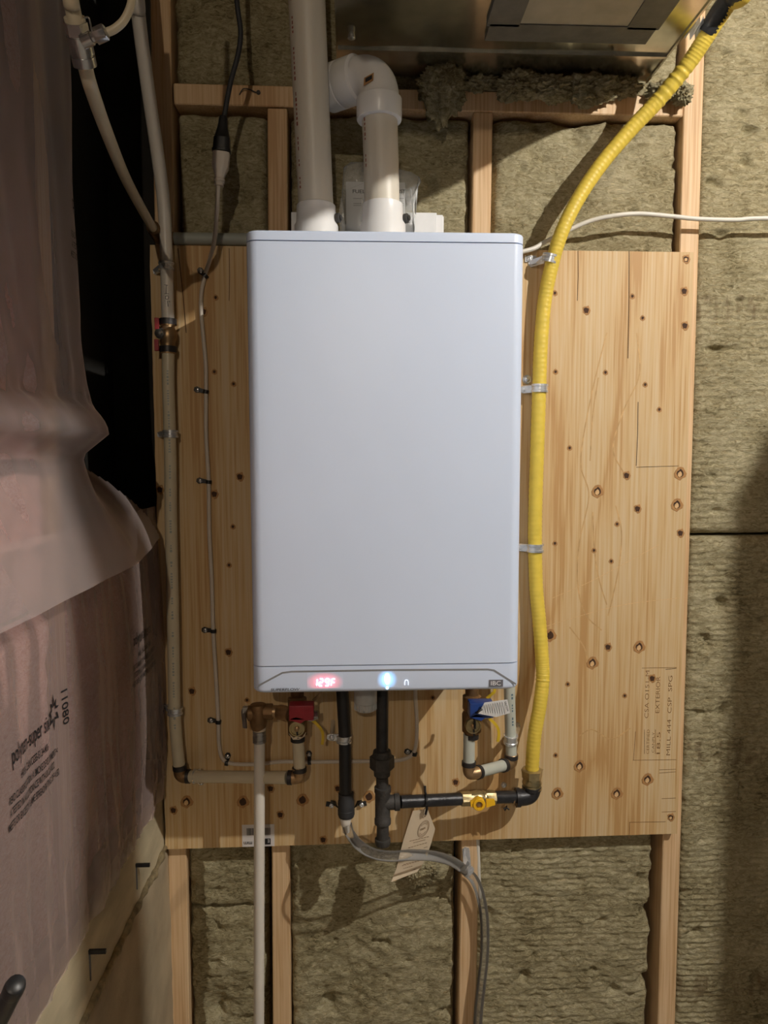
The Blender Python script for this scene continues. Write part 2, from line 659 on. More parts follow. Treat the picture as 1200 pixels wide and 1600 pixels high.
def stud(xt, zt, xb, zb, w=0.038):
    bm = BM()
    poly = [(xb - w / 2, SY, zb), (xb + w / 2, SY, zb), (xt + w / 2, SY, zt), (xt - w / 2, SY, zt)]
    prism(bm, poly, (0, 0.09, 0))
    bmesh.ops.bevel(bm, geom=list(bm.edges), offset=0.002, segments=1, affect='EDGES')
    return obj('stud', bm, 'lumber', wb)


PLATE_T, PLATE_B = EYE + 0.712, EYE + 0.673
stud(-0.360, 2.72, -0.374, 0.04)
stud(-0.142, PLATE_B - .001, -0.160, 0.04)
stud(0.261, PLATE_B - .001, 0.240, 0.04)
stud(0.681, 2.72, 0.684, 0.04, 0.039)
stud(1.09, 2.72, 1.09, 0.04)
stud(1.50, 2.72, 1.50, 0.04)
stud(1.91, 2.72, 1.91, 0.04)
bm = BM()
prism(bm, [(-0.3405, SY, PLATE_B + 0.003), (0.661, SY, PLATE_B - .003), (0.661, SY, PLATE_T - .003), (-0.3405, SY, PLATE_T + .003)], (0, 0.09, 0))
bmesh.ops.bevel(bm, geom=list(bm.edges), offset=0.002, segments=1, affect='EDGES')
obj('blocking', bm, 'lumber', wb)
bm = BM()
box(bm, -0.40, 2.3, SY, SY + 0.09, 0.0, 0.038, 0.002)
obj('bottom_plate', bm, 'lumber', wb)


def batt(x0, x1, z0, z1, yb=0.032, seed=0, ribs=0.0, step=0.005, mat='stone_wool', amp=1.0, dents=()):
    """one stone wool batt: torn fibrous face, ragged edges falling back into the bay"""
    nx, nz = max(4, int((x1 - x0) / step)), max(4, int((z1 - z0) / (step if not ribs or step > .01 else .0031)))
    bm = BM()
    off = Vector((seed * 3.17, seed * 1.71, seed * 2.3))
    rows = []
    for j in range(nz + 1):
        row = []
        for i in range(nx + 1):
            x = x0 + (x1 - x0) * i / nx
            z = z0 + (z1 - z0) * j / nz
            p = Vector((x, 0, z))
            big = noise.noise(p * 6 + off)
            mid = noise.noise(Vector((x * 30, seed, z * 42)) + off)
            fin = noise.noise(Vector((x * 85, seed, z * 120)) + off * 2)
            rib = math.sin(z * 2 * PI / 0.0125 + 1.3 * noise.noise(p * 18 + off)) * ribs * (0.5 + 0.5 * noise.noise(p * 5 - off))
            e = min(x - x0, x1 - x) + 0.006 * noise.noise(Vector((seed, z * 34, x * 3)))
            f = min(z - z0, z1 - z) + 0.007 * noise.noise(Vector((x * 34, seed, 5)))
            edge = 0.017 * math.exp(-max(e, 0) / 0.0035) + 0.015 * math.exp(-max(f, 0) / 0.004)
            pit = noise.noise(Vector((x * 22, 9 + seed, z * 30)))
            pit = max(0, pit - 0.46) * 0.055
            y = yb + amp * (0.007 * big + 0.0036 * mid + 0.0036 * fin) + rib + edge + pit
            for (dx, dz, dr, dd) in dents:
                q = ((x - dx) ** 2 + (z - dz) ** 2) / (dr * dr)
                if q < 4:
                    y += dd * math.exp(-q * 1.5)
            y = min(max(y, 0.0225), 0.105)
            jx = 0.0022 * noise.noise(Vector((z * 60, x * 20, seed)))
            row.append(bm.verts.new((x + (jx if 0 < i < nx else 0), y, z)))
        rows.append(row)
    for a, b in zip(rows, rows[1:]):
        for i in range(nx):
            bm.faces.new((a[i], a[i + 1], b[i + 1], b[i]))
    rim = rows[0] + [r[-1] for r in rows[1:]] + list(reversed(rows[-1][:-1])) + [r[0] for r in reversed(rows[1:-1])]
    back = [bm.verts.new((v.co.x, 0.108, v.co.z)) for v in rim]
    n = len(rim)
    for k in range(n):
        bm.faces.new((rim[k], rim[(k + 1) % n], back[(k + 1) % n], back[k]))
    return obj('insulation_batt', bm, mat, wb, smooth='all')


zb_ply = EYE - 0.8075
# above the blocking
batt(-0.338, 0.20, PLATE_T + .004, 2.72, 0.040, 1, amp=1.4, step=0.006)
batt(0.203, 0.657, PLATE_T + .004, 2.72, 0.040, 2, amp=1.4, step=0.006)
# between blocking and plywood
batt(-0.336, -0.166, 1.82, PLATE_B - .006, 0.034, 3, amp=1.1)
batt(-0.118, 0.236, 1.82, PLATE_B - .006, 0.034, 4, amp=1.1)
batt(0.285, 0.659, 1.82, PLATE_B - .008, 0.032, 5, amp=1.2, dents=((0.34, PLATE_B - .03, 0.04, -0.006), (0.45, PLATE_B - .015, 0.03, 0.02)))
# the open bay right of the plywood
batt(0.704, 1.067, EYE - 0.166, 2.72, 0.030, 6, ribs=0.0013, mat='stone_wool_printed', amp=0.75)
batt(0.705, 1.067, 0.042, EYE - 0.172, 0.027, 7, ribs=0.0024, mat='stone_wool_printed', amp=0.9,
     dents=((0.78, EYE - .315, 0.016, 0.02), (0.90, EYE - .40, 0.05, -0.004)))
# below the plywood
batt(-0.352, -0.183, EYE - 0.962, 0.74, 0.036, 8, amp=1.3)
batt(-0.352, -0.185, 0.042, EYE - 0.966, 0.038, 9, amp=1.5, dents=((-0.30, EYE - 1.19, 0.05, 0.018), (-0.23, EYE - 1.1, 0.04, -.008)))
batt(-0.136, 0.216, 0.042, 0.74, 0.036, 10, amp=1.4, dents=((-0.1, EYE - 0.86, 0.025, 0.035), (-0.06, EYE - 1.19, 0.02, 0.03), (0.18, EYE - .90, 0.03, -.012)))
batt(0.264, 0.648, 0.042, 0.74, 0.034, 11, ribs=0.0024, amp=1.1, dents=((0.645, EYE - 1.0, 0.02, 0.03), (0.64, EYE - 1.16, 0.018, 0.03), (0.37, EYE - 1.14, 0.012, 0.02)))
for k, (xa, xb_) in enumerate(((1.113, 1.478), (1.523, 1.888), (1.933, 2.29))):
    batt(xa, xb_, 1.33, 2.72, 0.032, 20 + k, ribs=0.0012, step=0.012)
    batt(xa, xb_, 0.042, 1.325, 0.032, 25 + k, ribs=0.0018, step=0.012)


def tuft(px, py, y, rx, ry, rz, seed, droop=0.0):
    """loose scrap of stone wool stuffed over the blocking"""
    c = at(px, py, y)
    bm = BM()
    bmesh.ops.create_icosphere(bm, subdivisions=5, radius=1)
    for v in bm.verts:
        d = v.co.normalized()
        s = Vector((seed * 2.1, seed, seed * .7))
        k = 1 + 0.34 * noise.noise(d * 2.2 + s) + 0.28 * noise.noise(d * 6 + s) + 0.20 * noise.noise(d * 15 + s) + 0.12 * noise.noise(d * 34 + s)
        v.co = c + Vector((d.x * rx, d.y * ry, d.z * rz)) * k
        if droop and d.z < -0.1:
            v.co.z += droop * (d.z + 0.1) * max(0, noise.noise(d * 3 + s) + .45)
    o = obj('wool_scrap', bm, 'stone_wool', wb, smooth='all')
    return o


tuft(692, 134, -0.012, 0.043, 0.028, 0.036, 3, droop=0.05)
tuft(745, 134, 0.030, 0.04, 0.03, 0.018, 5)
tuft(812, 133, -0.002, 0.044, 0.03, 0.020, 8, droop=0.01)
tuft(862, 137, -0.004, 0.046, 0.03, 0.019, 11, droop=0.01)
tuft(922, 138, -0.004, 0.050, 0.03, 0.021, 14, droop=0.02)
tuft(968, 140, 0.020, 0.036, 0.03, 0.018, 16)
tuft(1040, 142, 0.004, 0.034, 0.02, 0.018, 18)
tuft(1066, 146, -0.002, 0.018, 0.018, 0.018, 19, droop=0.01)
tuft(655, 1363, 0.014, 0.028, 0.012, 0.034, 23)
tuft(672, 1352, 0.014, 0.018, 0.010, 0.020, 24)

# left wall: concrete foundation, sill board, pink batts under loose clear poly
XW = -0.40
Z_SILL_T, Z_SILL_B = EYE - 0.690, EYE - 0.806
wl = thing('wall_left', (XW - .05, -1.0, 0), 'side wall of pink batts under clear plastic on a concrete foundation', 'wall', kind='structure')
bm = BM()
ny, nz = 90, 34
rows = []
for j in range(nz + 1):
    row = []
    for i in range(ny + 1):
        y = -2.4 + 2.51 * i / ny
        z = (Z_SILL_B - .002) * j / nz
        x = XW + 0.012 + 0.004 * noise.noise(Vector((0, y * 9, z * 9))) + 0.002 * noise.noise(Vector((3, y * 40, z * 40)))
        if j == nz:
            x -= 0.006
            z += 0.006 * noise.noise(Vector((y * 25, 0, 4)))
        row.append(bm.verts.new((x, y, z)))
    rows.append(row)
for a, b in zip(rows, rows[1:]):
    for i in range(ny):
        bm.faces.new((a[i], a[i + 1], b[i + 1], b[i]))
ext = [bm.verts.new((XW - 0.12, v.co.y, v.co.z)) for v in rows[-1]]
for i in range(ny):
    bm.faces.new((rows[-1][i], rows[-1][i + 1], ext[i + 1], ext[i]))
obj('foundation', bm, 'concrete', wl, smooth='all')
bm = BM()
nseg = 60
prof = []
for i in range(nseg + 1):
    y = -2.4 + 2.50 * i / nseg
    zz = Z_SILL_B + 0.006 * noise.noise(Vector((y * 14, 2, 0))) - 0.001
    prof.append([bm.verts.new(q) for q in ((XW + .008, y, zz), (XW + .006, y, Z_SILL_T + .03), (XW - .10, y, Z_SILL_T + .03), (XW - .10, y, zz))])
for a, b in zip(prof, prof[1:]):
    for k in range(4):
        bm.faces.new((a[k], a[(k + 1) % 4], b[(k + 1) % 4], b[k]))
bm.faces.new(prof[0])
bm.faces.new(prof[-1])
sill = obj('sill_board', bm, 'sill_board', wl)
# foam gasket squeezed out along the sill
bm = BM()
tube(bm, [(XW + .010 + .003 * noise.noise(Vector((y * .5, 1, 1))), y * .04 - 2.4, Z_SILL_B - .002 + .006 * noise.noise(Vector((y * .56, 2, 0)))) for y in [q * .25 for q in range(0, 248)]], 0.0065, 7,
     rf=lambda i, n: 1 + 1.1 * noise.noise(Vector((i * .37, 4, 4))))
obj('sill_gasket', bm, 'gasket', wl, smooth='all')
for (px, py) in ((213, 1352), (140, 1487)):
    p = atx(px, py, XW + .008)
    bm = BM()
    box(bm, XW + .004, XW + .032, p.y - .0022, p.y + .0022, p.z - .003, p.z + .003)
    obj('spike', bm, 'black_iron', wl)
    bm = BM()
    box(bm, XW + .004, XW + .0090, p.y - .0014, p.y + .0014, p.z - .045, p.z - .004)
    obj('crack', bm, 'seam_dark', wl)
# studs and pink batts of the side wall
for yc in (-0.43, -0.84, -1.25, -1.66, -2.07):
    bm = BM()
    box(bm, XW - .10, XW - .012, yc - .019, yc + .019, Z_SILL_T + .031, 2.72)
    obj('stud', bm, 'lumber', wl)
ys = [-0.041, -0.409, -0.451, -0.819, -0.861, -1.229, -1.271, -1.639, -1.681, -2.049]
for k in range(5):
    ya, yb_ = ys[2 * k + 1], ys[2 * k]
    for (za, zc) in ((Z_SILL_T + .033, EYE - 0.21), (EYE - 0.205, EYE + 0.9)):
        if k == 0 and zc > EYE:
            continue
        bm = BM()
        st = 0.012 if k < 2 else 0.03
        n1, n2 = int((yb_ - ya) / st), int((zc - za) / st)
        rows = []
        for j in range(n2 + 1):
            row = []
            for i in range(n1 + 1):
                y = ya + (yb_ - ya) * i / n1
                z = za + (zc - za) * j / n2
                e = min(y - ya, yb_ - y, z - za, zc - z)
                x = XW - 0.010 + 0.006 * noise.noise(Vector((k, y * 12, z * 12))) + 0.004 * noise.noise(Vector((k, y * 40, z * 40))) - 0.02 * math.exp(-e / 0.012)
                row.append(bm.verts.new((min(x, XW - .003), y, z)))
            rows.append(row)
        for a, b in zip(rows, rows[1:]):
            for i in range(n1):
                bm.faces.new((a[i], a[i + 1], b[i + 1], b[i]))
        obj('pink_batt', bm, 'pink_wool', wl, smooth='all')
bm = BM()
box(bm, XW - .13, XW - .101, -2.4, 0.11, 0.0, 2.72)
obj('outer_sheathing', bm, 'sheathing', wl)


def sheet_lower(y, z):
    """x of the lower poly sheet"""
    zr = z - EYE
    w = 0.004 * noise.noise(Vector((1, y * 9, z * 2.2))) + 0.0035 * noise.noise(Vector((2, y * 30, z * 4)))
    low = max(0.0, min(1.0, (-zr - 0.38) / 0.2))
    slant = y * 46 + z * 9
    near = 1.0 + 0.9 * max(0.0, min(1.0, (y + 0.5) / 0.2))
    w += low * near * (0.0045 * noise.noise(Vector((3, slant, z * 4))) + 0.003 * noise.noise(Vector((5, slant * 2.3, z * 6))))
    hang = 0.012 * max(0.0, math.sin(min(1.0, max(0.0, (zr + 0.72) / 0.6)) * PI))
    return XW + 0.010 + w + hang


def recess(y, z):
    """the plastic is sucked back into the empty stud bay beside the corner"""
    t = max(0.0, min(1.0, (y + 0.405) / 0.17))
    k = max(0.0, min(1.0, (z - EYE + 0.168) / 0.15))
    return 0.088 * t * t * (3 - 2 * t) * k * k


def sheet_upper(y, z):
    return sheet_upper0(y, z) - recess(y, z)


def sheet_upper0(y, z):
    """x of the upper poly sheet: gathered folds, a ledge at the overlap, then a flap flaring out"""
    zr = z - EYE
    w = 0.007 * noise.noise(Vector((7, y * 7 + z * 1.5, z * 2))) + 0.004 * noise.noise(Vector((8, y * 26 + z * 5, z * 4)))
    if zr > 0.075:
        g = math.exp(-(zr - 0.075) / 0.06)
        return XW + 0.016 + w + g * (0.012 + 0.006 * noise.noise(Vector((9, y * 40, z * 20))))
    if zr > 0.0:
        t = (0.075 - zr) / 0.075
        prof = 0.028 + 0.026 * math.sin(min(1, t / 0.6) * PI / 2) if t < 0.6 else 0.054 - 0.040 * (t - 0.6) / 0.4
        return XW + 0.016 + (prof - 0.016) * (1 - 0.75 * max(0.0, min(1.0, (y + 0.40) / 0.15))) + w * 0.8
    t = min(1, -zr / 0.168)
    end = max(0.0, min(1.0, (-0.02 - y) / 0.3))
    return XW + 0.014 + (0.012 + 0.040 * end) * t ** 1.2 + w * (1 - t) * .7 + 0.004 * t * noise.noise(Vector((4, y * 8, 1)))


def sheet(name, fn, z0, z1, mat, st=0.009, y0=-2.35, y1=-0.004, zedge=None, cut=None):
    bm = BM()
    n1 = int((y1 - y0) / st)
    n2 = int((z1 - z0) / st)
    rows = []
    for j in range(n2 + 1):
        row = []
        for i in range(n1 + 1):
            y = y0 + (y1 - y0) * i / n1
            zz0 = z0 + (zedge(y) if zedge else 0)
            z = zz0 + (z1 - zz0) * j / n2
            row.append(bm.verts.new((fn(y, z), y, z)))
        rows.append(row)
    for a, b in zip(rows, rows[1:]):
        for i in range(n1):
            if cut and cut(a[i].co):
                continue
            bm.faces.new((a[i], a[i + 1], b[i + 1], b[i]))
    if cut:
        bmesh.ops.delete(bm, geom=[v for v in bm.verts if not v.link_faces], context='VERTS')
    return obj(name, bm, mat, wl, smooth='all')


low_sheet = sheet('plastic_sheet', sheet_lower, Z_SILL_T, EYE - 0.10, 'poly_film', 0.008)
up_sheet = sheet('plastic_flap', sheet_upper, EYE - 0.168, 2.72, 'poly_flap', 0.009, zedge=lambda y: 0.010 * max(0, (y + .3) / .3),
                 cut=lambda c: c.y > -0.215 + 0.9 * max(0, EYE + .03 - c.z))

# factory print on the plastic


def print_sheet(lines, yr, z_top, fn, parent, lh):
    """lines of print reading towards the corner; yr = y of the right end of the line"""
    bm = BM()
    for s, h, w, dz, dy, b_ in lines:
        def fit(a, b, h=h, w=w, dz=dz, dy=dy):
            y = yr + dy - w + a
            z = z_top + dz + b
            return Vector((fn(y, z) + 0.0012, y, z))
        put_text(bm, s, (0, 0, 0), (0, 1, 0), (0, 0, 1), h, w, fit=fit, bold=b_)
    return obj('printing', bm, 'ink', parent)


ZP = EYE - 0.340
LINES = [('polyten-super six', 0.0200, 0.106, 0.0, 0.0, 0.006),
         ('69006  CAN/CGSB-51.34-M86', 0.0095, 0.080, -0.024, -0.008, 0.01),
         ('READ CLASSIFICATION: A SMOKE DEVELOPMENT <', 0.0088, 0.140, -0.041, 0.022, 0.01),
         ('A TESTED IN ACCORDANCE WITH ULC-S102.2', 0.0088, 0.128, -0.055, 0.010, 0.01),
         ('MEETS OR EXCEEDS FLAME SPREAD RATING OF <150', 0.0088, 0.145, -0.069, 0.022, 0.01)]
print_sheet(LINES, -0.553, ZP, sheet_lower, low_sheet, 0.02)
print_sheet(LINES, -0.10, ZP + 0.012, sheet_lower, low_sheet, 0.02)
print_sheet(LINES, -0.30, EYE + 0.34, sheet_upper, up_sheet, 0.02)
# leaf-like mark after the heading and the roll number beside it
bm = BM()
leaf = [(0, -.5), (.1, -.2), (.45, -.25), (.35, -.05), (.5, .1), (.25, .15), (.3, .35), (.1, .25), (0, .55), (-.1, .25), (-.3, .35), (-.25, .15), (-.5, .1), (-.35, -.05), (-.45, -.25), (-.1, -.2)]
yc_, zc_ = -0.537, ZP + 0.014
outer = [(yc_ + a * .034, zc_ + b * .046) for a, b in leaf]
inner = [(yc_ + a * .022, zc_ + b * .030) for a, b in leaf]
vo = [bm.verts.new((sheet_lower(y, z) + .0012, y, z)) for y, z in outer]
vi = [bm.verts.new((sheet_lower(y, z) + .0012, y, z)) for y, z in inner]
for k in range(len(vo)):
    if k != 3:
        bm.faces.new((vo[k], vo[(k + 1) % 16], vi[(k + 1) % 16], vi[k]))
put_text(bm, '11080', (0, 0, 0), (0, 0, -1), (0, 1, 0), 0.013, 0.046,
         fit=lambda a, b: Vector((sheet_lower(-0.512 + b, ZP + 0.034 - a) + .0012, -0.512 + b, ZP + 0.034 - a)), bold=0.01)
obj('printing', bm, 'ink', low_sheet)

bm = BM()
box(bm, -0.55, 2.4, -4.5, 0.13, -0.05, 0.0)
tag(obj('floor', bm, 'floor_concrete'), 'grey concrete basement floor under the stud wall', 'floor', kind='structure')
bm = BM()
box(bm, -0.55, 2.4, -4.5, 0.13, 2.94, 2.96)
ce = tag(obj('ceiling', bm, 'ceiling_board'), 'bare wooden subfloor and joists over the basement', 'ceiling', kind='structure')
for xj in (-0.5, -0.09, 0.32, 0.73, 1.14, 1.55, 1.96, 2.37):
    bm = BM()
    box(bm, xj - .019, xj + .019, -4.4, 0.12, 2.722, 2.94)
    obj('joist', bm, 'lumber', ce)

# ================================================================== CEILING BULB AND ADDED FILL LAMP


def bulb(p, watts, label, col=(1.0, 0.955, 0.88)):
    t = thing('ceiling_lamp', (p.x, p.y, 2.72), label, 'lamp')
    bm = BM()
    box(bm, p.x - .06, p.x + .06, p.y - .06, p.y + .06, 2.698, 2.7215)
    obj('mounting_board', bm, 'lumber', t)
    bm = BM()
    lathe(bm, (p.x, p.y, 2.698), (0, 0, -1), [(0, .05), (.006, .05), (.02, .03), (2.698 - p.z - .010, .02)], 20)
    obj('lamp_holder', bm, 'porcelain', t, smooth=True)
    r = 0.012
    m = emis('bulb_glow_%d' % int(watts), col, watts / (4 * PI * PI * r * r))
    bm = BM()
    bmesh.ops.create_icosphere(bm, subdivisions=3, radius=r)
    bmesh.ops.translate(bm, verts=bm.verts, vec=p)
    obj('bulb', bm, m.name, t, smooth='all')


bulb(BULB, BULB_W, 'bare bulb in a porcelain holder on the ceiling beside the metal duct')
bulb(BULB_FAR, BULB_FILL_W, 'added unseen fill bulb in a porcelain holder, farther from the boiler', (1.0, 0.85, 0.66))

# added unseen beam and post right of the viewer to shade the left wall
bm = BM()
bx_, bz_ = 0.97, EYE + 0.900
for (x0, x1, z0, z1) in ((bx_ - .035, bx_ + .035, bz_, bz_ + .012), (bx_ - .035, bx_ + .035, 2.71, 2.722), (bx_ - .005, bx_ + .005, bz_ + .012, 2.71)):
    box(bm, x0, x1, -4.4, -1.247, z0, z1)
tag(obj('shade_beam', bm, 'cast_iron'), 'added unseen beam shading the side wall, ending on a round post', 'beam')
t = thing('shade_post', (bx_, -1.2165, 0), 'added unseen round post shading the plastic-covered side wall', 'post')
bm = BM()
lathe(bm, (bx_, -1.2165, 0.008), (0, 0, 1), [(0, .031), (2.706, .031)], 24)
obj('shaft', bm, 'cast_iron', t, smooth=True)
for z in (0, 2.714):
    bm = BM()
    lathe(bm, (bx_, -1.2165, z), (0, 0, 1), [(0, .033), (.008, .033)], 24)
    obj('plate', bm, 'cast_iron', t)

# unseen cabinet added at the right to shade the lower stone wool
t = thing('shade_cabinet', (1.45, -.72, 0), 'tall grey cabinet added out of view to shade the stone wool bay', 'shade_cabinet')
bm = BM()
box(bm, 1.2, 1.72, -1.0, -.45, 0.0, EYE + .74, 0.006)
obj('cabinet', bm, 'blocker_grey', t)
for (z0, z1) in ((0.10, 1.0), (1.04, 2.08)):
    bm = BM()
    box(bm, 1.225, 1.695, -1.008, -.999, z0, z1, 0.004)
    dr = obj('door', bm, 'blocker_grey', t)
    bm = BM()
    box(bm, 1.41, 1.51, -1.012, -1.006, z1 - .09, z1 - .06, 0.002)
    obj('handle', bm, 'black_plastic', dr)

# ================================================================== DUCT
ZD = EYE + 0.735
dt = thing('air_duct', (0.28, -0.6, ZD), 'sheet metal air duct overhead with a grey taped patch', 'duct')
bm = BM()
DX0, DX1, DY0, DY1 = -0.022, 0.583, -1.30, 0.018
box(bm, DX0, DX1, DY0, DY1, ZD, ZD + 0.22)
for v in bm.verts:
    pass
bmesh.ops.subdivide_edges(bm, edges=[e for e in bm.edges], cuts=10, use_grid_fill=True)
for v in bm.verts:
    if abs(v.co.z - ZD) < 1e-5 and DX0 + .01 < v.co.x < DX1 - .01 and DY0 + .01 < v.co.y < DY1 - .01:
        v.co.z += 0.004 * noise.noise(Vector((v.co.x * 5, v.co.y * 5, 3)))
obj('duct_body', bm, 'galvanized', dt, smooth=30)
bm = BM()
box(bm, DX0 - .001, DX1 + .001, -0.078, -0.071, ZD - .004, ZD + .003)
obj('seam', bm, 'galvanized', dt)
bm = BM()
box(bm, DX1, DX1 + .004, DY0, DY1, ZD - .003, ZD + .016)
obj('edge_flange', bm, 'galvanized', dt)
bm = BM()
box(bm, DX0 - .003, DX0, DY0, DY1, ZD - .002, ZD + .016)
obj('edge_flange', bm, 'galvanized', dt)


def duct_at(px, py):
    v = ray(px, py)
    return CAM + v * ((ZD - CAM.z) / v.z)


# grey tape round a lighter patch panel
pa = duct_at(806, 32)
pb = duct_at(985, 36)
px0, px1, py1 = pa.x, pb.x, pa.y
bm = BM()
box(bm, px0, px1, py1 - .34, py1, ZD - .0075, ZD + .001, 0.001)
obj('patch_panel', bm, 'duct_patch', dt)
for (a, b, c, d_) in ((px0 - .045, px1 + .045, py1 - .005, py1 + .045), (px0 - .05, px0 + .006, py1 - .36, py1 + .002), (px1 - .006, px1 + .05, py1 - .36, py1 + .002), (px0 - .045, px1 + .045, py1 - .38, py1 - .335)):
    bm = BM()
    box(bm, a, b, c, d_, ZD - .0095, ZD + .001, 0.0005)
    obj('tape_strip', bm, 'foil_patch', dt)
# screw with a bit of lead strap at the duct corner
bm = BM()
p = duct_at(549, 52)
lathe(bm, (p.x, p.y, ZD + .001), (0, 0, -1), [(0, .005), (.006, .007), (.010, .007), (.012, .004)], 12)
obj('screw', bm, 'zinc', dt, smooth=True)
# ================================================================== PLYWOOD
PL, PR, PT, PB = -0.3885, 0.6835, EYE + 0.403, EYE - 0.8075
bm = BM()
poly = [(PL - .002, 0, PB - .002), (0.0, 0, PB), (PR + .002, 0, PB + .006), (PR - .001, 0, PT - .001), (PL, 0, PT + .002)]
nseg = 60
left = []
for i in range(nseg + 1):
    z = PT + .002 + (PB - .002 - PT - .002) * i / nseg
    left.append((PL + 0.0022 * noise.noise(Vector((z * 25, 3, 1))), 0, z))
poly = left + [(PR + .002, 0, PB + .004), (PR - .001, 0, PT - .001)]
prism(bm, poly, (0, 0.0185, 0))
ply = obj('plywood_panel', bm, 'plywood')
tag(ply, 'large plywood sheet with knots screwed to the studs behind the boiler', 'plywood')


def knot_mesh(r, kind):
    bm = BM()
    k = 12
    jit = [1 + 0.2 * random.uniform(-1, 1) for _ in range(k)]
    ring = [bm.verts.new((r * jit[i] * math.cos(2 * PI * i / k), 0, 1.15 * r * jit[i] * math.sin(2 * PI * i / k))) for i in range(k)]
    top = [bm.verts.new(v.co * 0.93 + Vector((0, -0.0006, 0))) for v in ring]
    for i in range(k):
        bm.faces.new((ring[i], ring[(i + 1) % k], top[(i + 1) % k], top[i]))
    bm.faces.new(top)
    me = bpy.data.meshes.new('knot')
    bmesh.ops.recalc_face_normals(bm, faces=bm.faces)
    bm.to_mesh(me)
    bm.free()
    me.materials.append(MATS[kind])
    return me


KD = {('s', 0): knot_mesh(0.0030, 'knot_dark'), ('m', 0): knot_mesh(0.0052, 'knot_dark'), ('l', 0): knot_mesh(0.0078, 'knot_dark')}
KH = {'s': knot_mesh(0.0052, 'knot_halo'), 'm': knot_mesh(0.0082, 'knot_halo'), 'l': knot_mesh(0.0118, 'knot_halo')}
KP = {'m': knot_mesh(0.0030, 'knot_plug'), 'l': knot_mesh(0.0048, 'knot_plug')}
KNOTS = [(867, 458, 's'), (916, 485, 'm'), (988, 463, 's'), (1069, 455, 'm'), (1072, 405, 'm'), (1004, 497, 's'), (1070, 509, 'm'), (868, 581, 's'), (946, 582, 's'), (1008, 601, 's'),
         (979, 743, 'm'), (934, 768, 'l'), (1063, 740, 'l'), (996, 795, 'm'), (1058, 789, 'l'), (964, 819, 's'), (867, 849, 's'), (928, 860, 's'), (955, 877, 's'), (1063, 833, 'm'),
         (860, 993, 'l'), (950, 1011, 'm'), (999, 1011, 'l'), (926, 1036, 'l'), (1019, 1060, 'm'), (887, 1069, 's'), (976, 1087, 's'), (906, 1197, 'l'), (1012, 1218, 'l'), (871, 1240, 'l'),
         (964, 1240, 'l'), (1048, 1277, 'm'), (375, 745, 'm'), (335, 772, 'm'), (250, 765, 'm'), (364, 823, 's'), (358, 883, 's'), (357, 1019, 'm'), (300, 1080, 'm'), (386, 1094, 's'),
         (292, 1253, 'l'), (271, 1266, 'm'), (380, 1253, 'l'), (423, 1232, 'm'), (438, 1273, 'm'), (473, 1250, 'l'), (505, 1312, 'm'), (528, 1232, 'm'), (577, 1245, 'l'), (318, 487, 'm'),
         (337, 465, 's'), (335, 581, 's'), (712, 1222, 'm'), (676, 1090, 's'), (840, 560, 's'), (365, 600, 's'), (1030, 640, 's'), (890, 700, 's'), (868, 1180, 's'), (830, 790, 's')]
for (px, py, k) in KNOTS:
    p = at(px, py, 0.0)
    h = obj('knot', KH[k], None, ply, loc=p)
    q = h.copy()
    q.data = KD[(k, 0)]
    q.name = 'knot_hole'
    COL.objects.link(q)
    q.parent = ply
    q.location = p - WORLD[ply.name] + Vector((0, -0.0004, 0))
    if k in KP and (px > 860 and k == 'l' or (px, py) in ((292, 1253), (1072, 405), (1048, 1277), (1012, 1218))):
        g = h.copy()
        g.data = KP[k]
        g.name = 'knot_plug'
        COL.objects.link(g)
        g.parent = ply
        g.location = p - WORLD[ply.name] + Vector((-0.001, -0.0008, -0.0012))
# long splits in the face veneer
for (a, b, c, d_, w) in ((903, 392, 902, 470, .0011), (983, 392, 981, 560, .0013), (278, 388, 291, 520, .0014), (358, 388, 358, 470, .001), (997, 628, 994, 728, .0012), (994, 730, 1060, 728, .0009), (1040, 1046, 1057, 1044, .001)):
    p, q = at(a, b, 0), at(c, d_, 0)
    bm = BM()
    ribbon(bm, [p + Vector((0, -.0004, 0)), p.lerp(q, .5) + Vector((.001, -.0004, 0)), q + Vector((0, -.0004, 0))], w, (0, -1, 0), 0.0006)
    obj('split', bm, 'knot_dark', ply)
# darker growth-ring loops in the veneer
for pts in (((948, 520), (928, 600), (912, 680), (908, 730), (920, 775), (905, 850), (903, 915), (915, 960), (940, 985)), ((995, 520), (999, 585), (975, 640), (958, 700), (976, 742)),
            ((962, 790), (971, 830), (968, 880), (958, 930), (950, 962)), ((926, 800), (929, 860), (936, 905), (948, 945)), ((935, 590), (926, 650), (922, 720)), ((905, 1150), (925, 1140), (955, 1155), (985, 1138)), ((890, 980), (912, 1010), (918, 1035))):
    bm = BM()
    ribbon(bm, spline([at(a, b, -.0003) for a, b in pts], 8), 0.0026, (0, -1, 0), 0.0005)
    obj('grain_line', bm, 'grain_line', ply)
# scratches
for pts in (((862, 935), (930, 905), (1030, 851)), ((815, 990), (960, 948), (1064, 934))):
    bm = BM()
    ribbon(bm, spline([at(a, b, -.0003) for a, b in pts], 6), 0.0008, (0, -1, 0), 0.0005)
    obj('scratch', bm, 'knot_plug', ply)
# faded mill stamp, reading upwards
bm = BM()


def stamp(s, px, py0, py1, h):
    a, b = at(px, py0, -.0004), at(px, py1, -.0004)
    put_text(bm, s, a, (0, 0, 1), (-1, 0, 0), h, (b - a).length, bold=-0.008)


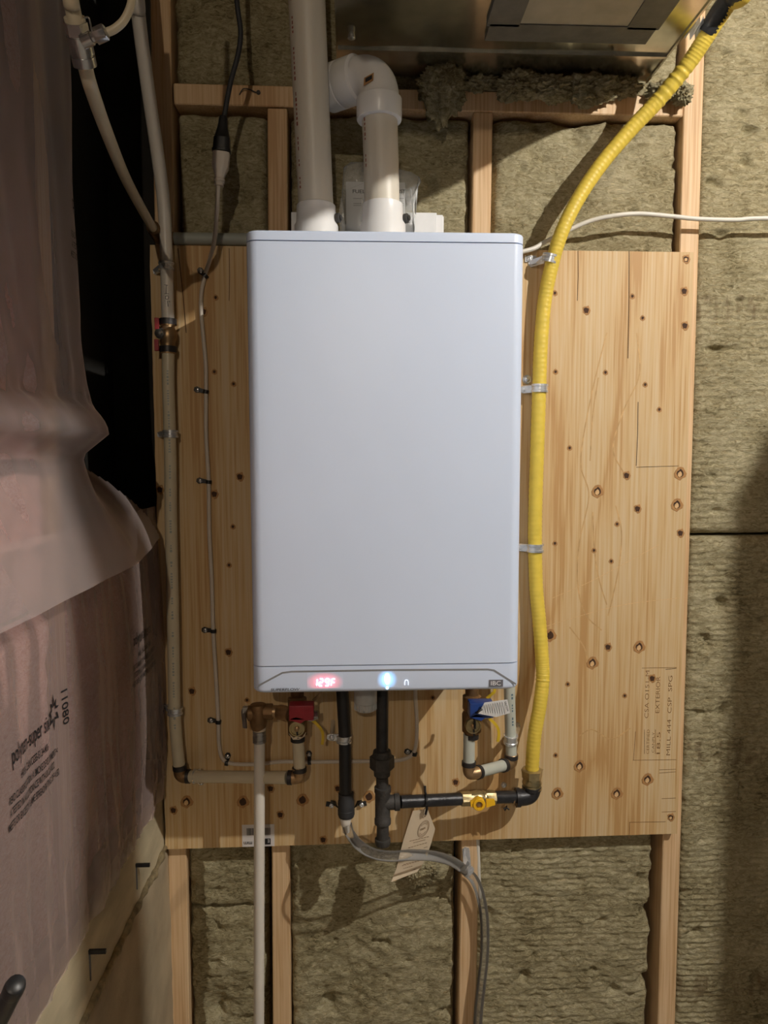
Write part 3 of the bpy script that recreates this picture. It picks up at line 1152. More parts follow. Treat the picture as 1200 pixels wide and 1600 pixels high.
stamp('CSA O151-M', 1013, 1122, 1048, 0.0085)
stamp('EXTERIOR', 1030, 1114, 1057, 0.0085)
stamp('MILL 444  CSP  SPG', 1047, 1180, 1056, 0.0085)
stamp('CERTIFIED', 1014, 1178, 1140, 0.0060)
stamp('CANPLY', 1022, 1176, 1144, 0.0050)
stamp('18.5', 1031, 1178, 1144, 0.0075)
for (a, b, c, d_) in ((1003, 1044, 1057, 1043), (989, 1188, 1057, 1187), (990, 1188, 993, 1143), (1007, 1178, 1007, 1140), (1024, 1178, 1024, 1140), (983, 1285, 1040, 1284), (983, 1310, 984, 1285), (1034, 1269, 1056, 1268), (1034, 1248, 1056, 1247), (1030, 1208, 1056, 1206), (1030, 1203, 1056, 1202)):
    ribbon(bm, [at(a, b, -.0004), at(c, d_, -.0004)], 0.0009, (0, -1, 0), 0.0003)
obj('mill_stamp', bm, 'faded_ink', ply)['kind'] = 'stuff'
# barcode sticker, upside down
s0, s1 = at(378, 1289, -.0005), at(429, 1322, -.0005)
bm = BM()
box(bm, s0.x, s1.x, -0.0006, 0.0002, s1.z, s0.z)
st_ = obj('barcode_sticker', bm, 'sticker', ply)
bm = BM()
rb = random.Random(3)
x = at(386, 1300, 0).x
xe = at(423, 1300, 0).x
zt, zb = at(386, 1294, 0).z, at(386, 1305, 0).z
while x < xe:
    w = rb.choice((.0008, .0012, .0018))
    ribbon(bm, [(x, -.0010, zb), (x, -.0010, zt)], w, (0, -1, 0), 0.0003)
    x += w + rb.choice((.0009, .0014))
e = at(406, 1313, 0)
put_text(bm, '18.5 mm', at(411, 1314.5, -.0010), (-1, 0, 0), (0, 0, -1), 0.0085, 0.040, bold=0.01)
lg0, lg1 = at(414, 1310, 0), at(423, 1319, 0)
ribbon(bm, [((lg0.x + lg1.x) / 2, -.0010, lg0.z), ((lg0.x + lg1.x) / 2, -.0010, lg1.z)], lg1.x - lg0.x, (0, -1, 0), 0.0003)
obj('barcode_print', bm, 'ink', st_)
bm = BM()
put_text(bm, 'E', at(421, 1311.5, -.0014), (-1, 0, 0), (0, 0, -1), 0.007, bold=0.01)
obj('logo_letter', bm, 'sticker', st_)

# ================================================================== BOILER
YB = -0.32
b0 = at(384, 370, YB)
BX0, BX1 = -0.1605, 0.2675
ZT_, ZBt = at(600, 361, YB).z, at(600, 1081, YB).z
Z_CAP = at(600, 377.5, YB).z
Z_PAN = at(600, 1039, YB).z
bo = thing('wall_hung_boiler', ((BX0 + BX1) / 2, YB / 2, ZBt), 'white wall-hung boiler with red temperature display in the middle of the plywood', 'boiler')
RC = 0.018


def casing(z0, z1, inset=0.0, yback=-0.004):
    """rounded-front box as closed loop extruded between z0 and z1"""
    x0, x1, yf = BX0 + inset, BX1 - inset, YB + inset
    lp = [(x0, yback)]
    for i in range(7):
        a = PI + (PI / 2) * i / 6
        lp.append((x0 + RC + RC * math.cos(a), yf + RC + RC * math.sin(a)))
    for i in range(7):
        a = 1.5 * PI + (PI / 2) * i / 6
        lp.append((x1 - RC + RC * math.cos(a), yf + RC + RC * math.sin(a)))
    lp.append((x1, yback))
    return lp


def casing_obj(name, z0, z1, mat, top_round=0.0, bottom_round=0.0, inset=0.0):
    bm = BM()
    rings = []
    levels = []
    if bottom_round:
        for i in range(5):
            a = (PI / 2) * i / 4
            levels.append((z0 + bottom_round * (1 - math.sin(a)) if False else z0 + bottom_round * (1 - math.cos(a)), bottom_round * (1 - math.sin(a))))
    else:
        levels.append((z0, 0))
    if top_round:
        for i in range(5):
            a = (PI / 2) * i / 4
            levels.append((z1 - top_round * (1 - math.sin(a)), top_round * (1 - math.cos(a))))
    else:
        levels.append((z1, 0))
    for z, ins in levels:
        rings.append([bm.verts.new((x, y, z)) for x, y in casing(z0, z1, inset + ins)])
    for a, b in zip(rings, rings[1:]):
        n = len(a)
        for k in range(n):
            bm.faces.new((a[k], a[(k + 1) % n], b[(k + 1) % n], b[k]))
    bm.faces.new(list(reversed(rings[0])))
    bm.faces.new(rings[-1])
    return obj(name, bm, mat, bo, smooth=30)


casing_obj('top_cover', Z_CAP + .0009, ZT_, 'white_enamel', top_round=0.004)
casing_obj('front_cover', Z_PAN + .0009, Z_CAP - .0009, 'white_enamel')
casing_obj('chassis', ZBt + .01, ZT_ - .01, 'seam_dark', inset=0.0035)
pan = casing_obj('control_panel', ZBt, Z_PAN - .0009, 'white_enamel', bottom_round=0.007)
YF = YB - 0.0004


def fp(px, py, dy=0.0):
    return at(px, py, YF - dy)


# grey trim line across the panel
bm = BM()
ribbon(bm, [fp(401, 1073), fp(425, 1060), fp(441, 1051.5), fp(455, 1049.5), fp(610, 1047), fp(762, 1046), fp(772, 1047.5), fp(790, 1059), fp(806, 1069)], 0.0028, (0, -1, 0), 0.0005)
obj('trim_line', bm, 'trim_grey', pan)
# red temperature readout with its bloom painted round it as emission
c = fp(507, 1066)
glow_halo('readout_halo', (1.0, 0.04, 0.10), 1.25, c.x - WORLD[bo.name].x, c.z - WORLD[bo.name].z, 0.031, 0.0175)
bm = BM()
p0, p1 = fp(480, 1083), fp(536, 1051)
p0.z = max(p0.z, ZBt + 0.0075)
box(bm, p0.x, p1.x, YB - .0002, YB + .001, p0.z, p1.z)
red_halo = obj('readout_halo', bm, 'readout_halo', pan)
red_halo['label'] = 'red bloom halo round the readout, painted as emission'
SEG = {'1': 'bc', '2': 'abged', '9': 'abcdfg', 'F': 'aefg'}


def seven(bm, ch, p, w, h, t, lean=0.12):
    s = {'a': ((0, h), (w, h)), 'b': ((w, h), (w, h / 2)), 'c': ((w, h / 2), (w, 0)), 'd': ((0, 0), (w, 0)), 'e': ((0, 0), (0, h / 2)), 'f': ((0, h / 2), (0, h)), 'g': ((0, h / 2), (w, h / 2))}
    for k in SEG[ch]:
        (xa, za), (xb_, zb_) = s[k]
        d = Vector((xb_ - xa, 0, zb_ - za)).normalized() * t * 0.55
        ribbon(bm, [p + Vector((xa + za * lean, 0, za)) + d, p + Vector((xb_ + zb_ * lean, 0, zb_)) - d], t, (0, -1, 0), 0.0004)


bm = BM()
for ch, px in (('1', 489), ('2', 498), ('9', 507.5), ('F', 517)):
    seven(bm, ch, fp(px, 1072, .0012), 0.0056, 0.0112, 0.0013)
obj('readout_digits', bm, 'digit_red', pan)['label'] = 'red lit digits reading 129F'
c = fp(605, 1062)
glow_halo('lamp_halo', (0.15, 0.50, 1.0), 2.2, c.x - WORLD[bo.name].x, c.z - WORLD[bo.name].z, 0.0165, 0.0165)  # blue bloom round the status light, painted on the panel as emission
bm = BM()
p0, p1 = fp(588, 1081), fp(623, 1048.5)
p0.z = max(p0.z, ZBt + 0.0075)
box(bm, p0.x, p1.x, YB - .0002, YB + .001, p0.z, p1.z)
obj('lamp_halo', bm, 'lamp_halo', pan)
bm = BM()
c = fp(605, 1061, .0008)
k = 18
prism(bm, [c + Vector((0.0042 * math.cos(2 * PI * i / k), 0, 0.0090 * math.sin(2 * PI * i / k))) for i in range(k)], (0, 0.0006, 0))
c = fp(605, 1075, .0008)
prism(bm, [c + Vector((0.0018 * math.cos(2 * PI * i / k), 0, 0.0022 * math.sin(2 * PI * i / k))) for i in range(k)], (0, 0.0006, 0))
obj('status_lamp', bm, 'led_blue', pan)['label'] = 'blue status light'
bm = BM()
c = fp(635, 1067, 0.0)
tube(bm, spline([c + Vector(q) for q in ((-.0028, 0, -.0035), (-.0028, 0, .001), (-.0018, 0, .0038), (0, 0, .0046), (.0018, 0, .0038), (.0028, 0, .001), (.0028, 0, -.0035))], 4), 0.0008, 6)
obj('panel_icon', bm, 'icon_white', pan)
bm = BM()
put_text(bm, 'SUPERFLOW', fp(423, 1079.6, .0003), (1, 0, 0), (0, 0, 1), 0.0040, 46 * sc(YB), bold=0.004, shear=0.15)
obj('lettering', bm, 'ink', pan)
p0, p1 = fp(764, 1073), fp(786, 1062)
bm = BM()
box(bm, p0.x, p1.x, YF - .0004, YF + .001, p0.z, p1.z)
badge = obj('badge', bm, 'badge_grey', pan)
bm = BM()
put_text(bm, 'IBC', fp(767, 1070.8, .0008), (1, 0, 0), (0, 0, 1), 0.0070, 16 * sc(YB), bold=0.0)
obj('badge_lettering', bm, 'print_white', pan)
# condensate trap cap under the casing
p = at(571, 1092, -0.16)
bm = BM()
zt = ZBt + .004
z_lo = at(571, 1110, -0.16).z
lathe(bm, (p.x, -0.16, zt), (0, 0, -1), [(0, .021), (zt - z_lo - .016, .021), (zt - z_lo - .015, .020), (zt - z_lo - .004, .019), (zt - z_lo, .015)], 24)
for i in range(24):
    a = 2 * PI * i / 24
    q = Vector((p.x + .0198 * math.cos(a), -0.16 + .0198 * math.sin(a), z_lo + .003))
    tube(bm, [q, q + Vector((0, 0, .012))], 0.0012, 5)
obj('trap_cap', bm, 'grey_plastic', bo, smooth=True)
# little valve on the right flank: red cap over a white body
p = at(816, 490, -0.10)
xs = BX1
bm = BM()
lathe(bm, (xs - .002, -.10, at(818, 494, -.10).z), (1, 0, 0), [(0, .010), (.016, .010), (.022, .008), (.026, .007)], 14)
box(bm, xs + .012, xs + .030, -.108, -.092, at(818, 505, -.1).z, at(818, 485, -.1).z, 0.003)
obj('vent_valve', bm, 'white_plastic', bo, smooth=True)
bm = BM()
lathe(bm, (xs + .020, -.10, at(818, 486, -.1).z), (0.1, 0, 1), [(0, .0075), (.004, .008), (.014, .008), (.018, .006)], 14)
obj('vent_cap', bm, 'red_plastic', bo, smooth=True)
# screw and grommet on the top cover near the wall
p = at(757, 357, -0.12)
bm = BM()
lathe(bm, (p.x, -.12, ZT_ - .002), (0, 0, 1), [(0, .013), (.006, .013), (.008, .008), (.013, .008), (.015, .005)], 14)
obj('top_screw', bm, 'steel_ring', bo, smooth=True)
p = at(796, 357, -0.12)
bm = BM()
box(bm, p.x - .012, p.x + .008, -.13, -.11, ZT_ - .003, ZT_ + .010, 0.002)
obj('top_bracket', bm, 'trim_grey', bo)

# ================================================================== VENT PIPES
Y1 = -0.155
t1 = thing('vent_pipe', at(494, 362, Y1), 'straight white plastic vent pipe rising from the boiler to the ceiling', 'pipe')
pa, pb = at(494, 332, Y1), at(476, -75, -0.215)
pb = pa + (pb - pa) * ((2.71 - pa.z) / (pb.z - pa.z))
bm = BM()
tube(bm, [pa - (pb - pa).normalized() * .03, pa.lerp(pb, .5), pb], 0.0302, 32)
vp = obj('pipe', bm, 'pvc', t1, smooth=True)
bm = BM()
dashes_on_pipe(bm, [pa + (pb - pa) * .03, pb], 0.0302, (-0.80, -0.62, 0), 0.018, 0.006, 0.0022, 4)
obj('pipe_print', bm, 'red_ink', vp)['kind'] = 'stuff'
base = Vector((pa.x, Y1, ZT_))
d = (pb - pa).normalized()
bm = BM()
lathe(bm, base - Vector((0, 0, .006)), (0, 0, 1), [(0, .0380), (.062, .0380), (.068, .0345), (.096, .0335), (.098, .031)], 32)
obj('collar', bm, 'pvc_white', t1, smooth=True)
bm = BM()
lathe(bm, base + Vector((.035, -.008, .068)), (1, -.4, 0), [(0, .008), (.006, .008), (.007, .0045), (.010, .0045)], 14)
obj('clamp_screw', bm, 'cast_iron', t1, smooth=True)

Y2 = -0.165
t2 = thing('vent_pipe', at(598, 362, Y2), 'white plastic vent pipe with an elbow turning under the duct', 'pipe')
pa, pb = at(598, 336, Y2), at(592.5, 158, Y2 - .01)
bm = BM()
tube(bm, [pa - Vector((0, 0, .03)), pa.lerp(pb, .5), pb], 0.0302, 32)
vp2 = obj('pipe', bm, 'pvc', t2, smooth=True)
bm = BM()
dashes_on_pipe(bm, [pa, pb], 0.0302, (-0.86, -0.5, 0), 0.02, 0.006, 0.002, 9)
obj('pipe_print', bm, 'red_ink', vp2)['kind'] = 'stuff'
bm = BM()
lathe(bm, Vector((pa.x, Y2, ZT_ - .006)), (0, 0, 1), [(0, .040), (.062, .0395), (.068, .0360), (.096, .0350), (.098, .031)], 32)
obj('collar', bm, 'pvc_white', t2, smooth=True)
bm = BM()
lathe(bm, Vector((pa.x + .037, Y2 - .006, ZT_ + .066)), (1, -.5, 0), [(0, .008), (.006, .008), (.007, .0045), (.010, .0045)], 14)
obj('clamp_screw', bm, 'cast_iron', t2, smooth=True)
# elbow: up, then bending to the left and back towards the wall
e0 = pb - Vector((0, 0, .028))
hd = Vector((-0.80, 0.60, 0)).normalized()
RB = 0.043
arc = [e0, e0 + Vector((0, 0, .03))]
cc = e0 + Vector((0, 0, .034)) + hd * RB
for i in range(13):
    a = (PI / 2) * i / 12
    arc.append(cc - hd * RB * math.cos(a) + Vector((0, 0, RB * math.sin(a))))
bm = BM()
tube(bm, arc, 0.0335, 32)
obj('elbow', bm, 'pvc_white', t2, smooth='all')
bm = BM()
lathe(bm, e0 - Vector((0, 0, .004)), (0, 0, 1), [(0, .0375), (.002, .0385), (.034, .0385), (.037, .034)], 32)
obj('elbow_socket', bm, 'pvc_white', t2, smooth=True)
ee = arc[-1]
bm = BM()
lathe(bm, ee - hd * .002, hd, [(0, .034), (.003, .0385), (.034, .0385), (.036, .0375)], 32)
obj('elbow_socket', bm, 'pvc_white', t2, smooth=True)
bm = BM()
lathe(bm, ee + hd * .034, hd, [(0, .034), (.002, .0385), (.03, .0385), (.032, .031)], 32)
obj('coupling', bm, 'pvc_white', t2, smooth=True)
bm = BM()
tube(bm, [ee + hd * .03, ee + hd * .095], 0.0302, 28)
obj('pipe', bm, 'pvc', t2, smooth=True)
# small stuck label on the elbow
bm = BM()
c = e0 + Vector((-.018, -.0345, .048))
prism(bm, [c + Vector(q) for q in ((-.009, .006, -.009), (.007, .0, -.003), (.008, .0, .009), (-.008, .006, .003))], (0, .0015, 0))
lb = obj('elbow_label', bm, 'knot_halo', t2)
bm = BM()
prism(bm, [c + Vector(q) for q in ((-.006, .0035, -.005), (.005, -.0008, -.001), (.005, -.0008, .005), (-.006, .0035, .001))], (0, .0006, 0))
obj('label_print', bm, 'ink', lb)

# ------------------------------------------------------------------ papers on the boiler
bt = ZT_
# plastic bag holding the manual, propped between the pipes and the wall
bag = thing('document_bag', (at(598, 362, -.08).x, -.09, bt), 'clear plastic bag of instruction papers standing behind the elbowed vent pipe', 'bag')
bm = BM()
outl = [(534, 366), (534, 300), (537, 262), (548, 254), (566, 253), (585, 258), (600, 263), (622, 264), (642, 268), (655, 276), (658, 284), (650, 298), (643, 312), (646, 340), (647, 366)]
nx_ = len(outl)
front = []
for j in range(2):
    front.append([bm.verts.new(at(px, py, -.082 + (.030 if j else 0) + 0.004 * noise.noise(Vector((px * .05, py * .05, j))))) for px, py in outl])
bm.faces.new(front[0])
bm.faces.new(list(reversed(front[1])))
for k in range(nx_):
    bm.faces.new((front[0][k], front[1][k], front[1][(k + 1) % nx_], front[0][(k + 1) % nx_]))
bmesh.ops.triangulate(bm, faces=list(bm.faces))
bmesh.ops.subdivide_edges(bm, edges=list(bm.edges), cuts=2)
for v in bm.verts:
    v.co.y += 0.005 * noise.noise(v.co * 34)
obj('bag', bm, 'bag_film', bag, smooth='all')
# loose bag folds in front
for (ptsf) in ([(531, 366), (530, 330), (533, 306), (537, 326), (540, 366)], [(562, 366), (563, 330), (566, 304), (568, 330), (567, 366)]):
    bm = BM()
    prism(bm, [at(a, b, -.098) for a, b in ptsf], (0, .004, 0))
    obj('bag_fold', bm, 'bag_film', bag)
mn = thing('instruction_sheet', (at(590, 362, -.068).x, -.068, bt), 'white printed instruction booklet inside the clear bag on the boiler', 'booklet')
bm = BM()
a, b = at(541, 366, -.070), at(633, 285, -.070)
box(bm, a.x, b.x, -.070, -.066, bt, b.z, 0.0006)
obj('pages', bm, 'paper', mn)
bm = BM()
q = at(551, 301.5, -.0705)
put_text(bm, 'FUEL', q, (1, 0, 0), (0, 0, 1), 0.0062, 19 * sc(-.07), bold=0.02)
q = at(618, 301.5, -.0705)
put_text(bm, 'INST', q, (1, 0, 0), (0, 0, 1), 0.0062, 15 * sc(-.07), bold=0.02)
for py in (310, 318, 321):
    for (xa, xb_) in ((552, 566), (618, 631)):
        ribbon(bm, [at(xa, py, -.0705), at(xb_, py, -.0705)], 0.0008, (0, -1, 0), 0.0002)
obj('printing', bm, 'ink', mn)
stk = thing('paper_stack', (at(660, 362, -.05).x, -.045, bt), 'stack of white papers standing on edge at the bag\'s right side', 'papers')
for i, (xa, xb_, py) in enumerate(((455, 480, 331), (636, 683, 331), (640, 693, 333), (644, 695, 334))):
    a, b = at(xa, 362, -.05), at(xb_, py, -.05)
    if i == 0:
        continue
    bm = BM()
    box(bm, a.x, b.x, -.050 + .005 * i, -.0462 + .005 * i, bt, b.z, 0.0008)
    obj('sheet', bm, 'paper', stk)
a, b = at(455, 362, -.05), at(476, 331, -.05)
bm = BM()
box(bm, a.x, b.x, -.048, -.043, bt, b.z, 0.0008)
tag(obj('folded_paper', bm, 'paper'), 'folded white paper standing behind the straight vent pipe', 'paper')


# ================================================================== CLAMPS AND CLIPS
def pipe_clamp(p, axis, r, tab, label, group, wid=0.013, tabs=1, standoff=False, ywall=0.0):
    """stamped metal strap: ridged band round the pipe and a screwed tab lying on the board"""
    p = Vector(p)
    ax = Vector(axis).normalized()
    t = thing('pipe_clamp', (p.x, p.y, p.z), label, 'clamp', group)
    bm = BM()
    w = wid / 2
    lathe(bm, p - ax * w, ax, [(0, r + .0002), (0.0, r + .0032), (w * .5, r + .0032), (w * .65, r + .0018), (w * 1.35, r + .0018), (w * 1.5, r + .0032), (2 * w, r + .0032), (2 * w, r + .0002)], 24)
    obj('band', bm, 'zinc', t, smooth=True)
    tv = Vector(tab).normalized()
    for k in range(tabs):
        L0, L1 = r - .002, r + .021
        yy = ywall
        a = p + tv * L0
        b = p + tv * L1
        a.y = min(p.y, yy - .0025)
        b.y = yy - .0025
        bm = BM()
        n_ = tv.cross(Vector((0, -1, 0))).normalized()
        hw = w * 0.95
        pts = [a - n_ * hw, b - n_ * hw - tv * .005, b - n_ * hw * .55, b + n_ * hw * .55, b + n_ * hw - tv * .005, a + n_ * hw]
        prism(bm, pts, (0, .0025, 0))
        obj('tab', bm, 'zinc', t)
        s = p + tv * (r + .0115)
        bm = BM()
        lathe(bm, (s.x, yy - .002, s.z), (0, -1, 0), [(0, .0055), (.0025, .0055), (.0042, .0038), (.0046, .0018), (.0030, .0014)], 14)
        obj('screw', bm, 'zinc', t, smooth=True)
        if standoff:
            bm = BM()
            lathe(bm, (s.x, yy, s.z), (0, 1, 0), [(0, .0045), (-yy, .0045)], 10)
            obj('standoff', bm, 'zinc', t, smooth=True)
    return t


def cable_clip(px, py, cx, cy, yc, label=None):
    """black nylon strap clip: loop round the cord and a screw on the board"""
    s = at(px, py, 0)
    c = at(cx, cy, yc)
    t = thing('cable_clip', (s.x, 0, s.z), label or 'black plastic cable clip with a silver screw holding the white cord', 'clip', 'clips along the white cord')
    d = Vector((c.x - s.x, 0, c.z - s.z)).normalized()
    n_ = Vector((-d.z, 0, d.x))
    bm = BM()
    w = 0.0042
    e = Vector((c.x, 0, c.z)) + d * .004
    prism(bm, [Vector((s.x, -.0028, s.z)) - d * .007 - n_ * w * .7, Vector((s.x, -.0028, s.z)) - d * .002 - n_ * w * 1.5, Vector((s.x, -.0028, s.z)) + d * .006 - n_ * w,
               Vector((e.x, -.0028, e.z)) - n_ * w * .8, Vector((e.x, -.0028, e.z)) + n_ * w * .8, Vector((s.x, -.0028, s.z)) + d * .006 + n_ * w,
               Vector((s.x, -.0028, s.z)) - d * .002 + n_ * w * 1.5, Vector((s.x, -.0028, s.z)) - d * .007 + n_ * w * .7], (0, .0025, 0))
    obj('strap', bm, 'black_plastic', t)
    bm = BM()
    lathe(bm, Vector((c.x, yc, c.z)) - n_ * .0035, n_, [(0, .0032), (0, .0058), (.007, .0058), (.007, .0032)], 16)
    obj('loop', bm, 'black_plastic', t, smooth=True)
    bm = BM()
    lathe(bm, (s.x, -.0025, s.z), (0, -1, 0), [(0, .0048), (.002, .0048), (.0034, .003), (.0036, .0014), (.0026, .001)], 12)
    obj('screw', bm, 'chrome', t, smooth=True)


def ring(bm, p, ax, r, w=0.010, th=0.0022):
    lathe(bm, Vector(p) - Vector(ax).normalized() * (w / 2), ax, [(0, r), (0.0005, r + th), (w - .0005, r + th), (w, r)], 20)


# ================================================================== HOT PIPE ON THE LEFT EDGE
RP = 0.0118
YP = -0.030
PIPES_L = 'hot water pipe straps'
t = thing('water_pipe', at(263, 500, YP), 'cream plastic pipe marked HOT by hand, coming down to the red-levered valve', 'pipe')
up_pts = spline([at(212, -30, -.16) + Vector((-.02, -.04, .34)), at(212, -30, -.16), at(217, 30, -.14), at(230, 130, -.10), at(246, 240, -.06), at(256, 320, -.04), at(259.5, 390, YP), at(261, 440, YP), at(262.5, 502, YP)], 8)
bm = BM()
tube(bm, up_pts, RP, 20)
hp = obj('pipe', bm, 'pex_white', t, smooth='all')
bm = BM()


def stroke(pts, cpx):
    """pen strokes hugging the pipe front: (dx px from axis, py)"""
    out = []
    for dx, py in pts:
        c = at(cpx, py, YP)
        off = dx * sc(YP)
        out.append(Vector((c.x + off, YP - math.sqrt(max(0, RP * RP - off * off)) - .0002, c.z)))
    tube(bm, out, 0.00055, 5)


stroke([(-3, 447), (2, 448)], 262.4)
stroke([(-3, 461), (3, 461)], 262.6)
stroke([(0, 448), (-0.5, 461)], 262.5)
stroke([(-1.5, 465), (2, 464), (3, 467), (1.5, 470), (-1.5, 469), (-1.5, 465)], 262.7)
stroke([(-3, 472), (5, 473)], 262.8)
stroke([(1, 472), (2, 481)], 262.9)
obj('handwriting', bm, 'ink', hp)['label'] = 'hand-written HOT in black marker'

# ball valve
t = thing('ball_valve', at(262, 525, YP), 'brass inline ball valve with a red handle stub on the hot pipe', 'valve')
v0, v1 = at(262.5, 499, YP), at(262.8, 551, YP)
ax = (v1 - v0).normalized()
bm = BM()
lathe(bm, v0, ax, [(0, .012), (.001, .0145), (.012, .0145), (.013, .0125), (.018, .0135), (.022, .0165), (.036, .0165), (.043, .0130), (.050, .0130), (.051, .0145), (.064, .0145), (.065, .012)], 24)
obj('valve_body', bm, 'copper_brass', t, smooth=True)
bm = BM()
ring(bm, at(262.6, 503, YP), ax, .0140, .012)
obj('crimp_ring', bm, 'crimp_ring', t, smooth=True)
bm = BM()
ring(bm, at(262.8, 546, YP), ax, .0140, .012)
obj('crimp_ring', bm, 'crimp_ring', t, smooth=True)
c = at(259, 523, YP)
bm = BM()
lathe(bm, (c.x - .004, YP - .008, c.z), (-.45, -1, 0), [(0, .011), (.010, .010), (.0102, .0075), (.014, .0075), (.0145, .006), (.016, .0035)], 18)
obj('stem', bm, 'steel_ring', t, smooth=True)
bm = BM()
h0 = at(255, 500, YP)
box(bm, h0.x - .012, h0.x - .004, YP - .018, YP - .012, at(255, 517, YP).z, at(255, 499, YP).z, 0.001)
box(bm, h0.x - .014, h0.x - .006, YP - .016, YP - .010, at(255, 550, YP).z, at(255, 532, YP).z, 0.001)
obj('handle', bm, 'red_plastic', t)

# lower run: down, elbow, across to the service valve
YV = -0.13
t = thing('water_pipe', at(284, 1208, YP), 'long cream plastic pipe from the ball valve turning across to the red-handled valve', 'pipe')
lo_pts = spline([at(262.8, 545, YP), at(263, 600, YP), at(266, 700, YP), at(267, 800, YP), at(269, 900, YP), at(271, 1000, YP), at(272, 1060, YP), at(274, 1130, YP), at(280.5, 1202, YP)], 8)
bm = BM()
tube(bm, lo_pts, RP, 20)
lp_ = obj('pipe', bm, 'pex', t, smooth='all')
bm = BM()
dashes_on_pipe(bm, lo_pts[4:58], RP, (0.15, -1, 0), 0.016, 0.0045, 0.0022, 12)
obj('pipe_print', bm, 'pex_grey', lp_)['kind'] = 'stuff'
# across
q0, q1 = at(305, 1213, YP - .004), at(449, 1215, -0.115)
bm = BM()
tube(bm, [q0 - Vector((.008, 0, 0)), q1], RP, 20)
obj('pipe', bm, 'pex', t, smooth=True)
ec = at(285, 1211, YP)
bm = BM()
tube(bm, spline([at(281, 1201, YP), at(282, 1209, YP), at(287, 1213, YP), at(297, 1213, YP)], 6), .0128, 18)
obj('elbow', bm, 'bronze', t, smooth='all')
bm = BM()
ring(bm, at(280.8, 1199, YP), at(280.8, 1204, YP) - at(280, 1194, YP), RP, .010)
obj('crimp_ring', bm, 'crimp_ring', t, smooth=True)
bm = BM()
ring(bm, at(294, 1213, YP), (1, 0, 0), RP, .010)
obj('crimp_ring', bm, 'crimp_ring', t, smooth=True)
# riser at the service valve
r0, r1 = at(468, 1199, YV + .012), at(465.5, 1154, YV)
bm = BM()
tube(bm, [r0, r1], .0112, 20)
obj('pipe', bm, 'pex', t, smooth=True)
bm = BM()
tube(bm, spline([at(466, 1198, YV + .012), at(468, 1208, YV + .012), at(464, 1214, YV + .013), at(455, 1215, YV + .014)], 6), .0125, 18)
obj('elbow', bm, 'copper_brass', t, smooth='all')
bm = BM()
ring(bm, at(468, 1202, YV + .012), (0, 0, 1), .0114, .009)
obj('crimp_ring', bm, 'crimp_ring', t, smooth=True)
bm = BM()
ring(bm, at(453, 1215, YV + .014), (1, -.1, 0), .0114, .009)
obj('crimp_ring', bm, 'crimp_ring', t, smooth=True)

for (px, py, lab) in ((260, 416, 'metal pipe strap just above the word HOT on the left-hand pipe'), (266.5, 678, 'metal pipe strap halfway down the cream pipe at the plywood edge'), (273.5, 1111, 'metal pipe strap low on the cream pipe, just above its corner elbow')):
    pipe_clamp(at(px, py, YP), (0.02, 0, 1), RP, (-1, 0, .0 if py != 416 else -.1), lab, PIPES_L, wid=0.014)
pipe_clamp(at(308, 1213, YP - .004), (1, 0, 0), RP, (0, 0, -1), 'metal pipe strap on the crosswise cream pipe beside its corner elbow', PIPES_L, wid=0.014)

# ================================================================== TEE PIPE UP LEFT
t = thing('water_pipe', at(140, 110, -.5), 'cream plastic pipe with a chrome tee slanting down behind the hot pipe', 'pipe')
YT = -0.63
g_pts = spline([at(106, -40, YT - .02) + Vector((-.02, -.02, .30)), at(106, -40, YT - .02), at(111, 0, YT - .01), at(119, 40, YT), at(131, 95, YT + .03), at(143, 140, YT + .06), at(168, 210, -.45), at(197, 280, -.29), at(228, 338, -.12), at(240, 358, -.04)], 8)
bm = BM()
tube(bm, g_pts, .0081, 20)
obj('pipe', bm, 'pex', t, smooth='all')
a, b = at(117.5, 34, YT), at(133.5, 104, YT + .03)
ax = (b - a).normalized()
L = (b - a).length
bm = BM()
lathe(bm, a, ax, [(0, .0092), (0, .0125), (L * .27, .0129), (L * .275, .0121), (L * .30, .0121), (L * .305, .0130), (L * .70, .0130), (L * .705, .0120), (L * .75, .0120), (L * .755, .0127), (L * .98, .0127), (L, .0095)], 24, hexa=[1, 2])
obj('tee_body', bm, 'chrome', t, smooth=30)
c = at(129, 66, YT)
bd = (at(165, 54, YT) - c)
bd.y = -.004
bd.normalize()
bm = BM()
lathe(bm, c, bd, [(0, .007), (.011, .007), (.012, .0058), (.0145, .0058), (.015, .0082), (.027, .0082), (.028, .007), (.029, .0045)], 18, hexa=[4, 5])
obj('branch', bm, 'chrome', t, smooth=30)
bm = BM()
ring(bm, at(117, 31, YT), ax, .0092, .006, .0016)
obj('collar', bm, 'pex', t, smooth=True)
bm = BM()
tube(bm, spline([at(131, 28, YT - .009), at(138, 27, YT - .014), at(141, 36, YT - .012), at(143, 48, YT - .009)], 5), 0.0009, 6)
obj('wire_loop', bm, 'chrome', t, smooth='all')
sm = spline([at(163, 52, YT), at(178, 46, YT), at(192, 34, YT), at(201, 18, YT), at(206, 0, YT), at(209, -30, YT), at(212, -60, YT), at(212, -60, YT) + Vector((.01, 0, .3))], 6)
bm = BM()
tube(bm, sm, 0.0043, 14)
obj('small_tube', bm, 'pex', t, smooth='all')
